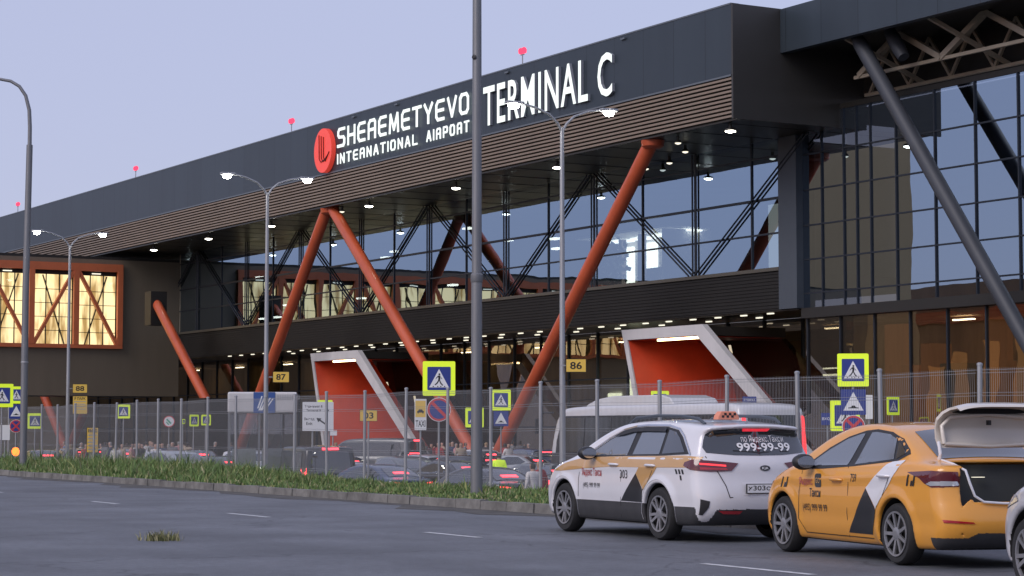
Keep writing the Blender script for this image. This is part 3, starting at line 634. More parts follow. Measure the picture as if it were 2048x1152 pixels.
for i, yp in enumerate(ypost):
    q = MB(); q.box(BX+0.005, BX+0.32, yp-0.2, yp+0.2, WZ0+0.281, WZ1-0.551); q.build('frame_post', M['orange_dull'], B)
    if i == len(ypost)-1: break
    y1, y0 = yp-0.2, ypost[i+1]+0.2
    q = MB(); q.add([(BX-0.28, y0, WZ0+0.2), (BX-0.28, y1, WZ0+0.2), (BX-0.28, y1, WZ1-0.85), (BX-0.28, y0, WZ1-0.85)], [(0, 1, 2, 3)]); win = q.build('window', LM, B)
    q = MB(); q.box(BX-0.29, BX-0.2, y0, y1, WZ1-0.85, WZ1-0.5); q.build('blind_box', M['dark'], win)
    q = MB()
    for z in (8.6, 9.6, 10.6, 11.6): q.box(BX-0.27, BX-0.24, y0, y1, z+0.1*((i*7) % 3), z+0.1*((i*7) % 3)+0.045)
    for y in (y0+0.95, y0+1.95): q.box(BX-0.272, BX-0.238, y, y+0.08, WZ0+0.25, WZ1-0.85)
    q.build('glazing_bar', M['mullion'], win)
    q = MB(); s_ = 1 if i % 2 == 0 else -1
    ya, yb = (y0-0.05, y1+0.05) if s_ > 0 else (y1+0.05, y0-0.05)
    q.beam((BX+0.12, yb, WZ0+0.2), (BX+0.12, ya, WZ1-0.5), 0.22, 0.34, up=(1, 0, 0)); q.build('diagonal', M['orange_dull'], B)
    q = MB(); q.beam((BX-0.2, ya*0.8+yb*0.2, WZ0+0.25), (BX-0.2, yb*0.75+ya*0.25, WZ1-0.9), 0.05, 0.28, up=(1, 0, 0)); q.build('brace_reflection', M['dark'], win)  # dark bar standing in for the truss mirrored in the pane
for y in np.arange(WY1-1.8, WY0, -6.64):
    MB().box(BX-0.15, BX-0.05, y-0.45, y+0.2, WZ1-0.75, WZ1-0.68).build('ceiling_light', M['lamp_dim'], B)
for y in (-10.4, -34.4): MB().box(-60.9, -58.8, y-1.6, y, LOT, 3.98).build('pier', M['brown'], B)
t = MB(); t.box(-5.6, 5.3, -3.5, 3.5, LOT, 64); t.box(-5.8, 5.5, -3.7, 3.7, 64.003, 64.6)
tw = t.build('tower_block', M['tower']); Tm = Matrix.Translation(BP) @ Matrix.Rotation(BROT, 4, 'Z')
tw.location = Tm @ Vector((-70.2, -68.2, 0)); tw.rotation_euler = (0, 0, BROT + math.atan2(74.1, -60.2) + R(90) + math.pi/2 - math.pi/2)
dv = Vector((72.65, 58.98)); tw.rotation_euler = (0, 0, BROT + math.atan2(dv.y, dv.x) - math.pi/2)
sb = MB(); sb.box(-104, -96, -75, 9.4, LOT, 16.5); sw = sb.build('side_building', M['side_wall']); sw.location = BP; sw.rotation_euler = (0, 0, BROT)
ft = thing('far_terminal', 'low brown terminal front with warm lit bays, across the forecourt', 'building', BP, BROT)
MB().box(-92, -15, -96, -92, LOT, 17.2).build('wall', mat('far_terminal_wall', (0.3, 0.18, 0.1), 0.7, var=0.3, scale=0.15, stretch=(1, 1, 0.3)), ft)
for k, x in enumerate(np.arange(-88, -20, 4.6)):
    MB().box(x, x+rng.uniform(1.8, 3.6), -91.99, -91.9, 1.0 + (k % 3)*0.8, 8.5 + (k*5 % 4)*1.2).build('lit_bay', wood_lit, ft)
MB().box(-91.9, -15.1, -91.98, -91.7, 13.2, 14.4).build('orange_band', M['orange_dull'], ft)
tag(sw, 'plain dark brown building seen under the footbridge', 'building')
tag(tw, 'tall plain brown block at the outer end of the footbridge', 'building')
# ------------------------------------------------------------------ wire-mesh fence along the verge
def fence():
    C0 = 22.75; FT = thing('mesh_fence', 'grey welded wire fence with steel posts behind the grass verge', 'fence', (0, 0, 0))
    sp = 2.5; s0 = 22.6 - 5*sp
    pm = MB(); pm.tube([(0, 0, -0.6), (0, 0, 2.31)], 0.042, 10); pm.lathe([(0.05, 2.3), (0.05, 2.335), (0.02, 2.35)], 10)
    post0 = pm.build('post', M['galv'], None, smooth=True)
    wm = MB()
    for i in range(48):
        x = 0.06 + i*(sp-0.12)/47
        wm.tube([(x, 0, 0.02), (x, 0, 2.3)], 0.0027, 4, caps=False)
    for z in (0.2, 0.75, 1.3, 1.85, 2.22):
        wm.tube([(0.02, -0.006, z), (0.5, -0.006, z), (sp-0.02, -0.006, z)], 0.004, 4, caps=False)
        wm.tube([(0.02, -0.03, z+0.05), (sp-0.02, -0.03, z+0.05)], 0.004, 4, caps=False)
    pan0 = wm.build('wire_panel', M['galv_wire'], None)
    n = 40
    for i in range(n):
        p = road(s0 + i*sp, C0 + 0.05*math.sin(i*1.3), 0.08 + 0.02*math.sin(i*2.1)); q = road(s0 + (i+1)*sp, C0 + 0.05*math.sin((i+1)*1.3), 0.08 + 0.02*math.sin((i+1)*2.1))
        a = post0 if i == 0 else post0.copy(); b = pan0 if i == 0 else pan0.copy()
        if i: COL.objects.link(a); COL.objects.link(b)
        a.parent = FT; b.parent = FT; a.location = p + Vector((0, 0, rng.uniform(0, 0.06))); a.rotation_euler = (R(rng.normal(0, 0.5)), R(rng.normal(0, 0.5)), 0)
        d = q - p; b.location = p; b.rotation_euler = (0, -math.atan2(d.z, d.length), math.atan2(d.y, d.x))
M['galv_wire'] = mat('fence_wire', (0.3, 0.31, 0.33), 0.6, 0.2)
fence()
# ------------------------------------------------------------------ lamp posts on the verge
def big_pole():
    p = spot(953, 988, 43.0); p.z = 0.15
    L = thing('lamp_post', 'tall plain grey foreground pole running out of the picture top', 'lamp post', p)
    q = MB(); q.tube([(0, 0, -0.1), (0, 0, 1.0), (0, 0, 4.25)], [0.122, 0.115, 0.108], 24); q.build('lower_shaft', M['galv_dark'], L, smooth=True)
    q = MB(); q.lathe([(0.112, 4.2), (0.122, 4.22), (0.122, 4.36), (0.1, 4.38)], 24); q.build('collar', M['galv_dark'], L, smooth=True)
    q = MB(); q.tube([(0, 0, 4.3), (0, 0, 9), (0, 0, 14)], [0.1, 0.092, 0.08], 24); up = q.build('upper_shaft', M['galv_dark'], L, smooth=True)
    q = MB(); q.lathe([(0.05, 0), (0.05, 0.012), (0.03, 0.02)], 14, (0, 0, 0), 'y'); pl = q.build('bolt_cap', M['black'], L); pl.location = (-0.055, -0.082, 8.75); pl.rotation_euler = (0, 0, R(-35)+math.pi)
    q = MB(); arm = [(0, 0, 13.9), (-0.1, 0, 14.6), (-0.6, -0.2, 15.3), (-1.6, -0.6, 15.7), (-2.4, -0.9, 15.75)]; q.tube(arm, 0.05, 12); q.build('arm', M['galv_dark'], L, smooth=True)
    q = MB(); q.box(-3.0, -2.3, -1.25, -0.95, 15.7, 15.82); bevel(q.build('lamp_head', M['galv'], L), 0.03)
big_pole()
def left_pole():
    p = spot(46, 940, 73.0); p.z = 0.15
    L = thing('lamp_post', 'tall grey lamp post with a curved arm at the left edge of the verge', 'lamp post', p)
    q = MB(); q.tube([(0, 0, -0.1), (0, 0, 6), (0.06, 0, 11.0)], [0.125, 0.115, 0.105], 20); q.build('lower_shaft', M['galv_dark'], L, smooth=True)
    arm = [(0.06, 0, 10.9), (0.06, 0, 11.6), (0.03, 0, 12.2), (-0.1, 0, 12.7), (-0.32, 0, 13.02), (-0.62, 0, 13.2), (-1.0, 0, 13.27), (-1.6, 0, 13.3)]
    q = MB(); q.tube(arm, [0.07, 0.068, 0.065, 0.06, 0.058, 0.055, 0.05, 0.045], 14); q.build('curved_arm', M['galv_dark'], L, smooth=True)
    q = MB(); q.lathe([(0.127, 3.55), (0.13, 3.56), (0.13, 3.58), (0.127, 3.6)], 20); q.build('strap', M['galv'], L)
    q = MB(); q.box(-2.3, -1.55, -0.14, 0.14, 13.24, 13.36); bevel(q.build('lamp_head', M['galv'], L), 0.03)
left_pole()
# double street lamps standing in the lot
def street_lamp(u, v, Y, label):
    p = spot(u, v, Y); H = p.z - LOT; p.z = LOT
    L = thing('street_lamp', label, 'street lamp', p, TH, 'lit double street lamps in the parking lot')
    q = MB(); q.tube([(0, 0, 0), (0, 0, H*0.5), (0, 0, H)], [0.085, 0.07, 0.05], 14); q.build('pole', M['galv'], L, smooth=True)
    for sgn in (-1, 1):
        pts = [(0, 0, H-0.12), (sgn*0.13, 0, H+0.1), (sgn*0.35, 0, H+0.3), (sgn*0.75, 0, H+0.45), (sgn*1.15, 0, H+0.52)]
        q = MB(); q.tube(pts, [0.035, 0.032, 0.03, 0.028, 0.028], 10); a = q.build('arm', M['galv'], L, smooth=True)
        q = MB(); q.box(sgn*1.1 - (0 if sgn > 0 else 0.46), sgn*1.1 + (0.46 if sgn > 0 else 0), -0.11, 0.11, H+0.49, H+0.56); bevel(q.build('lamp_head', M['galv'], L), 0.02)
        q = MB(); x0, x1 = sorted((sgn*1.16, sgn*1.54)); xm = (x0+x1)/2; q.lathe([(0.05, H+0.49), (0.13, H+0.47), (0.135, H+0.43), (0.09, H+0.385), (0.02, H+0.37)], 16, (xm, 0, 0)); q.build('lens', M['lamp_street'], L, smooth=True)
    return L
street_lamp(1124, 255, 53, 'lit double street lamp carrying the yellow plate 86')
street_lamp(535, 385, 67.7, 'lit double street lamp carrying the yellow plate 87')
street_lamp(140, 490, 86.7, 'lit double street lamp carrying the yellow plate 88')

# ------------------------------------------------------------------ signs
def sq(a, h): return [(-a, -h), (a, -h), (a, h), (-a, h)]
def rsq(a, h, r, n=4):
    out = []
    for cx, cy, t0 in ((a-r, -h+r, -90), (a-r, h-r, 0), (-a+r, h-r, 90), (-a+r, -h+r, 180)):
        for i in range(n+1): t = R(t0 + 90*i/n); out.append((cx + r*math.cos(t), cy + r*math.sin(t)))
    return out
def disc(r, n=28): return [(r*math.cos(2*math.pi*i/n), r*math.sin(2*math.pi*i/n)) for i in range(n)]
def pl(z0=0.0, x0=0.0, k=1.0): return lambda a, b, d: (x0 + a*k, -d, z0 + b*k)
def plate(parent, name, poly, m, fn, d0, d1): return MB().prism(poly, fn, d0, d1).build(name, m, parent)
def ped_plate(parent, z, a, border=True, arrow_left=False):
    if border: plate(parent, 'fluorescent_border', rsq(a, a*1.06, 0.04), M['neon'], pl(z), 0.0, 0.02); k = a*0.72
    else: k = a
    s = plate(parent, 'blue_plate', rsq(k, k, 0.03), M['sign_blue'], pl(z), 0.0205, 0.026)
    w = MB(); w.prism([(-0.84*k, -0.76*k), (0.84*k, -0.76*k), (0, 0.82*k)], pl(z), 0.0265, 0.029); w.build('white_triangle', M['sign_white'], s)
    f = pl(z, 0.0, k); m = MB(); d = (0.0295, 0.031)
    m.prism([(0.03+0.085*math.cos(t), 0.36+0.085*math.sin(t)) for t in np.linspace(0, 2*math.pi, 14)[:-1]], f, *d)
    m.prism([(-0.10, 0.24), (0.10, 0.26), (0.12, 0.0), (0.06, -0.18), (-0.08, -0.16), (-0.06, 0.02)], f, *d)
    m.prism([(-0.06, -0.14), (0.03, -0.17), (-0.12, -0.42), (-0.3, -0.58), (-0.38, -0.52), (-0.22, -0.38)], f, *d)
    m.prism([(0.0, -0.16), (0.09, -0.16), (0.2, -0.38), (0.36, -0.56), (0.28, -0.62), (0.1, -0.42)], f, *d)
    m.prism([(0.08, 0.24), (0.11, 0.18), (0.28, -0.02), (0.23, -0.06)], f, *d)
    m.prism([(-0.09, 0.23), (-0.07, 0.14), (-0.2, 0.02), (-0.3, -0.08), (-0.25, 0.06)], f, *d)
    for x in (-0.5, -0.12, 0.14, 0.47): m.prism([(x-0.05, -0.72), (x+0.07, -0.72), (x+0.05, -0.64), (x-0.03, -0.64)], f, *d)
    m.build('walking_figure', M['sign_black'], s)
def hump_plate(parent, z, a):
    s = plate(parent, 'blue_plate', rsq(a, a*1.02, 0.02), M['sign_blue'], pl(z), 0.0, 0.02)
    b = MB()
    for q in (sq(a*0.97, a*0.03),):
        b.prism([(x, y+0.95*a) for x, y in q], pl(z), 0.0205, 0.023); b.prism([(x, y-0.95*a) for x, y in q], pl(z), 0.0205, 0.023)
    w = MB(); w.prism([(-0.8*a, -0.68*a), (0.8*a, -0.68*a), (0, 0.82*a)], pl(z), 0.0205, 0.023); w.build('white_triangle', M['sign_white'], s)
    h = MB(); h.prism([(-0.42*a, -0.5*a), (0.42*a, -0.5*a), (0.42*a, -0.44*a), (0.22*a, -0.42*a), (0.1*a, -0.28*a), (-0.1*a, -0.28*a), (-0.22*a, -0.42*a), (-0.42*a, -0.44*a)], pl(z), 0.0235, 0.025); h.build('hump_mark', M['sign_black'], s)
def nostop_plate(parent, z, r, cross=True):
    s = plate(parent, 'round_plate', disc(r), M['sign_white'], pl(z), 0.0, 0.018)
    plate(s, 'red_ring', disc(r*0.95), M['sign_red'], pl(z), 0.0182, 0.021); plate(s, 'blue_disc', disc(r*0.78), M['sign_blue'], pl(z), 0.0212, 0.024)
    b = MB(); w = 0.09*r; c = 0.77*r*0.7071
    b.prism([(-c-w, c-w), (-c+w, c+w), (c+w, -c+w), (c-w, -c-w)], pl(z), 0.0242, 0.026)
    if cross: b.prism([(-c-w, -c+w), (-c+w, -c-w), (c+w, c-w), (c-w, c+w)], pl(z), 0.0262, 0.028)
    b.build('red_bar', M['sign_red'], s)
def sign(u, v, Y, label, cat, face=None, group=None, post=True, name='road_sign', base=None):
    p = spot(u, v, Y); z = p.z; gz = LOT if base is None else base; p.z = gz
    rz = -math.atan2(p.x, p.y) if face is None else R(face)
    t = thing(name, label, cat, p, rz, group)
    return t, z - gz
def post(t, h, dx=0.0, r=0.03): MB().tube([(dx, 0.04, 0), (dx, 0.04, h)], r, 10).build('sign_post', M['galv'], t, smooth=True)
PX = F_PX
def ped_sign(u, v, wpx, Y, label, face=None, extra=None, top=None):
    t, z = sign(u, v, Y, label, 'road sign', face, 'pedestrian crossing signs'); a = wpx*Y/PX/2
    post(t, z + a*1.0); ped_plate(t, z, a)
    if extra: extra(t, z, a)
    return t
def m_of(px, Y): return px*Y/PX
ped_sign(878, 757, 65, 59.5, 'large crossing sign over a round no stopping disc, left of the tall pole', face=4,
         extra=lambda t, z, a: nostop_plate(t, z - m_of(62, 59.5), m_of(24, 59.5), False))
ped_sign(1002, 800, 39, 85, 'small crossing sign over a blue speed hump plate, right of the tall grey pole', face=2,
         extra=lambda t, z, a: hump_plate(t, z - m_of(37, 85), m_of(15, 85)))
def ex3(t, z, a): hump_plate(t, z - m_of(64, 60), m_of(25, 60)); nostop_plate(t, z - m_of(113, 60), m_of(23, 60))
ped_sign(1706, 740, 62, 60, 'large pedestrian crossing sign with hump plate and no stopping disc above the yellow taxi', face=-8, extra=ex3)
ped_sign(1690, 831, 58, 61.5, 'lower pedestrian crossing sign half hidden behind the hump plate above the yellow taxi', face=-8)
ped_sign(1786, 812, 34, 75, 'dim pedestrian crossing sign behind the fence, right of the white back plate', face=35)
ped_sign(4, 791, 44, 85, 'pedestrian crossing sign cut by the left edge of the picture', face=16)
ped_sign(33, 790, 32, 88, 'pedestrian crossing sign over a hump plate, half hidden by the left lamp post', face=14,
         extra=lambda t, z, a: (hump_plate(t, z - m_of(33, 88), m_of(14, 88)), nostop_plate(t, z - m_of(62, 88), m_of(13, 88))))
ped_sign(70, 842, 29, 90, 'pedestrian crossing sign just right of the left lamp post', face=15)
ped_sign(247, 823, 26, 108, 'small far pedestrian crossing sign left of the round ringed sign', face=10)
ped_sign(388, 841, 22, 100, 'dim pedestrian crossing sign turned away, left of its twin by the kiosk', face=45)
ped_sign(412, 840, 20, 104, 'dim pedestrian crossing sign nearest the kiosk', face=30)
ped_sign(949, 835, 37, 84, 'pedestrian crossing sign hidden behind the tall grey pole but for its yellow edges', face=8)
ped_sign(1320, 801, 36, 92, 'pedestrian crossing sign peeping over the roof of the coach', face=-4)
ped_sign(650, 816, 30, 90, 'pedestrian crossing sign peeping out behind the white direction board', face=3)
ped_sign(367, 843, 9, 100, 'narrow yellow edge of a pedestrian crossing sign seen side-on', face=62)
# taxi rank sign
t, z = sign(841, 829, 59.5, 'yellow and white taxi rank sign left of the round no stopping sign', 'road sign', 3)
post(t, z); w_, h_ = m_of(12, 59.5), m_of(31, 59.5)
plate(t, 'white_plate', rsq(w_, h_, 0.02), M['sign_white'], pl(z), 0, 0.02); y_ = plate(t, 'yellow_panel', sq(w_*0.86, h_*0.53), M['sign_yellow'], pl(z + h_*0.36), 0.0205, 0.023)
ic = MB(); k = w_*0.55; f = pl(z + h_*0.2, 0, k)
ic.prism([(-1, -0.35), (1, -0.35), (1, 0.1), (0.7, 0.2), (0.5, 0.6), (-0.5, 0.6), (-0.7, 0.2), (-1, 0.1)], f, 0.0235, 0.025); ic.box(-k*0.9, -k*0.55, -0.025, -0.0235, z + h_*0.2 - k*0.6, z + h_*0.2 - k*0.36); ic.box(k*0.55, k*0.9, -0.025, -0.0235, z + h_*0.2 - k*0.6, z + h_*0.2 - k*0.36)
ic.build('car_mark', M['sign_black'], t)
tx = MB(); text_into(tx, 'TAXI', pl(z - h_*0.58), w=w_*1.6, h=h_*0.42, bold=0.015, d=0.0215); tx.build('taxi_lettering', M['sign_black'], t, recalc=False)
# number plates on the lamps, and free yellow boards
def num_plate(u, v, wpx, hpx, Y, txt, label, base=None, withpost=False, rows=0, face=None):
    p = spot(u, v, Y); gz = LOT if withpost else p.z; z = p.z - gz; p.z = gz
    t = thing('number_plate' if not rows else 'information_board', label, 'sign', p, -math.atan2(p.x, p.y) if face is None else R(face))
    a, b_ = m_of(wpx/2, Y), m_of(hpx/2, Y)
    plate(t, 'yellow_plate', sq(a, b_), M['sign_yellow'], pl(z), 0, 0.02)
    rim = MB()
    for q in ((-a, a, -b_, -b_+0.012), (-a, a, b_-0.012, b_), (-a, -a+0.012, -b_+0.013, b_-0.013), (a-0.012, a, -b_+0.013, b_-0.013)): rim.box(q[0], q[1], -0.023, -0.0203, z+q[2], z+q[3])
    rim.build('rim', M['sign_black'], t)
    if txt:
        q = MB(); text_into(q, txt, pl(z if not rows else z + b_*0.72), h=b_*(1.1 if not rows else 0.3), w=a*(1.15 if not rows else 1.5), bold=0.02, d=0.0225); q.build('numerals', M['sign_black'], t, recalc=False)
    for i in range(rows):
        MB().box(-a*0.8, a*(0.8-0.1*(i % 3)), -0.0225, -0.0203, z + b_*(0.35-0.28*i), z + b_*(0.42-0.28*i)).build('text_line', M['sign_back'], t)
    if withpost: post(t, z)
    else: MB().beam((-a-0.12, 0.03, z), (a*0.6, 0.03, z), 0.02, 0.03).build('bracket', M['galv'], t)
    return t
num_plate(1152, 731, 41, 27, 52.9, '86', 'yellow number plate reading 86 on the nearest double lamp, right of the tall grey pole')
num_plate(562, 754, 33, 22, 67.6, '87', 'yellow number plate reading 87 on the lamp pole above the shelter')
num_plate(160, 777, 29, 18, 86.6, '88', 'yellow number plate reading 88 on the lamp pole below the footbridge window')
num_plate(160, 810, 29, 36, 86.6, 'Р ПАРК', 'small yellow information board under the number plate 88', rows=4)
num_plate(737, 831, 35, 23, 66, '03', 'yellow number plate 03 in front of the red portal on the left', withpost=True)
num_plate(185, 880, 23, 50, 80, 'ВЪЕЗД', 'narrow yellow standing board among the people at left', withpost=True, rows=5)
# direction board
t, z = sign(636, 833, 70, 'white direction board with black arrows and two lines of terminal names', 'direction sign', 4)
a, b_ = m_of(31, 70), m_of(29, 70); plate(t, 'white_board', rsq(a, b_, 0.03), M['sign_white'], pl(z), 0, 0.03); post(t, z - b_ + 0.02, a*0.72); post(t, z - b_ + 0.02, -a*0.35)
q = MB(); q.prism([(0.53*a, -b_*0.95), (0.6*a, -b_*0.95), (0.6*a, 0.4*b_), (0.53*a, 0.4*b_)], pl(z), 0.0305, 0.033); q.prism([(0.42*a, 0.38*b_), (0.71*a, 0.38*b_), (0.565*a, 0.68*b_)], pl(z), 0.0335, 0.035)
q.prism([(0.53*a, -0.5*b_), (0.53*a, -0.62*b_), (0.1*a, -0.3*b_), (0.14*a, -0.2*b_)], pl(z), 0.0305, 0.033); q.prism([(-0.1*a, -0.1*b_), (0.22*a, -0.13*b_), (0.02*a, -0.4*b_)], pl(z), 0.0335, 0.035); q.build('arrow', M['sign_black'], t)
for s_, zz, ww in (('Терминал B', 0.68, 1.15), ('Terminal B', 0.42, 0.95), ('Выезд', -0.18, 0.66), ('Exit', -0.48, 0.4)):
    q = MB(); text_into(q, s_, pl(z + zz*b_, -0.28*a if ww > 0.9 else -0.55*a), w=a*ww, bold=0.015, d=0.0315); q.build('lettering', M['sign_black'], t, recalc=False)
# round ringed sign
t, z = sign(338, 843, 112, 'round white sign with a red ring and green arrow, left of the kiosk', 'road sign', 8); post(t, z)
r = m_of(11.5, 112); plate(t, 'red_ring', disc(r), M['sign_red'], pl(z), 0, 0.02); s_ = plate(t, 'white_disc', disc(r*0.84), M['sign_white'], pl(z), 0.0205, 0.023)
q = MB(); q.prism([(-0.5*r, 0.3*r), (-0.3*r, 0.5*r), (0.45*r, -0.25*r), (0.25*r, -0.45*r)], pl(z), 0.0235, 0.025); q.prism([(-0.55*r, -0.1*r), (-0.4*r, 0.0), (0.1*r, -0.5*r), (-0.1*r, -0.6*r)], pl(z), 0.0235, 0.025); q.build('green_mark', M['sign_green'], t)
# plain white back plates and blue boards
for u, v, w_, h_, Y, m, lab, txt in ((1738, 814, 15, 48, 63, 'sign_white', 'narrow white plate at the right of the sign post above the yellow taxi', None), (10, 865, 19, 30, 86, 'sign_white', 'white sign plate low behind the left lamp post', None),
                              (1499, 800, 28, 14, 86, 'sign_blue', 'small blue sign above the rear of the coach', 'СТОЯНКА'), (1655, 838, 26, 24, 66, 'sign_blue', 'blue board between the coach and the yellow taxi', 'ВХОД'), (1714, 795, 30, 9, 70, 'sign_back', 'grey plate behind the sign post above the yellow taxi', None), (666, 866, 16, 10, 95, 'sign_white', 'small white plate behind the foot of the direction board', None)):
    t, z = sign(u, v, Y, lab, 'sign'); post(t, z); plate(t, 'plate', rsq(m_of(w_/2, Y), m_of(h_/2, Y), 0.02), M[m], pl(z), 0, 0.02)
    if txt: q = MB(); text_into(q, txt, pl(z), w=m_of(w_*0.8, Y), bold=0.01, d=0.0215); q.build('lettering', M['sign_white'], t, recalc=False)
# ------------------------------------------------------------------ kiosk / shelter behind the fence
def kiosk():
    Y = 71.0; p = spot(525, 805, Y); z = p.z - LOT; p.z = LOT; w_ = m_of(69, Y); hh = m_of(21, Y)
    K = thing('shelter', 'glazed shelter with a white fascia and a blue panel, behind the fence', 'shelter', p, R(7))
    f = MB(); f.box(-w_, w_, 0, 1.9, z-hh, z+hh); bevel(f.build('fascia', M['white_frame'], K), 0.06, 3)
    q = MB(); x0 = -m_of(18, Y); x1 = m_of(25, Y); q.box(x0, x1, -0.02, -0.003, z-hh*0.98, z+hh*0.98); b = q.build('blue_panel', M['sign_blue2'], K)
    q = MB()
    for i in range(5): q.prism([(x0+0.12+0.07*i, z-hh*0.55), (x0+0.17+0.07*i, z-hh*0.55), (x0+0.3+0.09*i, z+hh*(0.6-0.06*i)), (x0+0.26+0.09*i, z+hh*(0.62-0.06*i))], lambda a, c, d: (a, -d, c), 0.021, 0.023)
    q.prism([(x0+0.16, z-hh*0.75), (x0+0.3, z-hh*0.75), (x0+0.34, z-hh*0.5), (x0+0.2, z-hh*0.5)], lambda a, c, d: (a, -d, c), 0.024, 0.026); q.build('white_mark', M['sign_white'], b)
    q = MB()
    for i in range(14): q.box(x1+0.06+0.055*i, x1+0.075+0.055*i, -0.012, -0.003, z+hh*0.25, z+hh*0.75)
    q.build('vent_grille', M['sign_back'], K)
    for x in (-w_+0.05, -0.1, w_-0.05):
        MB().box(x-0.04, x+0.04, 0.02, 0.1, 0, z-hh).build('post', M['galv_dark'], K)
    for x in (-w_+0.05, w_-0.05): MB().box(x-0.04, x+0.04, 1.75, 1.83, 0, z-hh).build('post', M['galv_dark'], K)
    gm = pane_mat('shelter_glass', 0.22, (0.62, 0.66, 0.66), (0.8, 0.85, 0.88))
    for xa, xb in ((-w_+0.1, -0.15), (-0.05, w_-0.1)):
        q = MB(); q.add([(xa, 0.06, 0.2), (xb, 0.06, 0.2), (xb, 0.06, z-hh-0.03), (xa, 0.06, z-hh-0.03)], [(0, 1, 2, 3)]); q.build('glass_pane', gm, K)
        q = MB(); q.box(xa+0.05, xb-0.05, 1.6, 1.66, 0.3, 1.9); q.build('frosted_panel', mat('frosted', (0.4, 0.43, 0.43), 0.7), K)
M['sign_blue2'] = mat('panel_blue', (0.045, 0.1, 0.3), 0.4)
kiosk()
# ------------------------------------------------------------------ vehicles: bodies polygonised from a smooth solid (side outline x width), parts laid on the surface
def chaikin(P, n=2):
    P = [np.array(p, float) for p in P]
    for _ in range(n):
        Q = []
        for i in range(len(P)):
            a, b = P[i], P[(i+1) % len(P)]; Q += [a*0.75+b*0.25, a*0.25+b*0.75]
        P = Q
    return np.array(P)
def poly_sdf(P, X, Z):
    d = np.full(X.shape, 1e9); ins = np.zeros(X.shape, bool); n = len(P)
    for i in range(n):
        a, b = P[i], P[(i+1) % n]; e = b - a; wx, wz = X-a[0], Z-a[1]
        t = np.clip((wx*e[0]+wz*e[1])/(e@e+1e-12), 0, 1); d = np.minimum(d, (wx-e[0]*t)**2+(wz-e[1]*t)**2)
        c = (a[1] <= Z) != (b[1] <= Z)
        if abs(e[1]) > 1e-12: ins ^= c & (X < a[0] + (Z-a[1])/e[1]*e[0])
    d = np.sqrt(d); return np.where(ins, -d, d)
def smax(a, b, k): h = np.clip(0.5 + 0.5*(a-b)/k, 0, 1); return b*(1-h) + a*h + k*h*(1-h)
def surface_nets(f, org, h):
    nx, ny, nz = f.shape; ins = f < 0
    idx = -np.ones((nx-1, ny-1, nz-1), int)
    cnt = sum(ins[i:nx-1+i, j:ny-1+j, k:nz-1+k].astype(int) for i in (0, 1) for j in (0, 1) for k in (0, 1))
    act = (cnt > 0) & (cnt < 8); A = np.argwhere(act); idx[act] = np.arange(len(A))
    acc = np.zeros((len(A), 3)); num = np.zeros(len(A))
    cs = [(i, j, k) for i in (0, 1) for j in (0, 1) for k in (0, 1)]
    for a in cs:
        for ax in range(3):
            if a[ax]: continue
            b = list(a); b[ax] = 1
            fa = f[A[:, 0]+a[0], A[:, 1]+a[1], A[:, 2]+a[2]]; fb = f[A[:, 0]+b[0], A[:, 1]+b[1], A[:, 2]+b[2]]
            m = (fa < 0) != (fb < 0); t = np.where(m, fa/np.where(fa == fb, 1, fa-fb), 0)
            p = np.array(a, float)[None, :].repeat(len(A), 0); p[:, ax] = t
            acc += p*m[:, None]; num += m
    V = (A + acc/num[:, None])*h + np.array(org)
    F = []
    for ax in range(3):
        o1, o2 = [(1, 2), (2, 0), (0, 1)][ax]
        sl = [slice(None)]*3; sl2 = [slice(None)]*3; sl[ax] = slice(0, -1); sl2[ax] = slice(1, None)
        a_, b_ = ins[tuple(sl)], ins[tuple(sl2)]; E_ = np.argwhere(a_ != b_); E_ = E_[(E_[:, o1] > 0) & (E_[:, o2] > 0)]
        up = a_[E_[:, 0], E_[:, 1], E_[:, 2]]
        def at(d1, d2):
            q = E_.copy(); q[:, o1] -= d1; q[:, o2] -= d2; return idx[q[:, 0], q[:, 1], q[:, 2]]
        Q = np.stack([at(1, 1), at(0, 1), at(0, 0), at(1, 0)], 1); Q[~up] = Q[~up][:, ::-1]; F.append(Q)
    return V, np.concatenate(F)
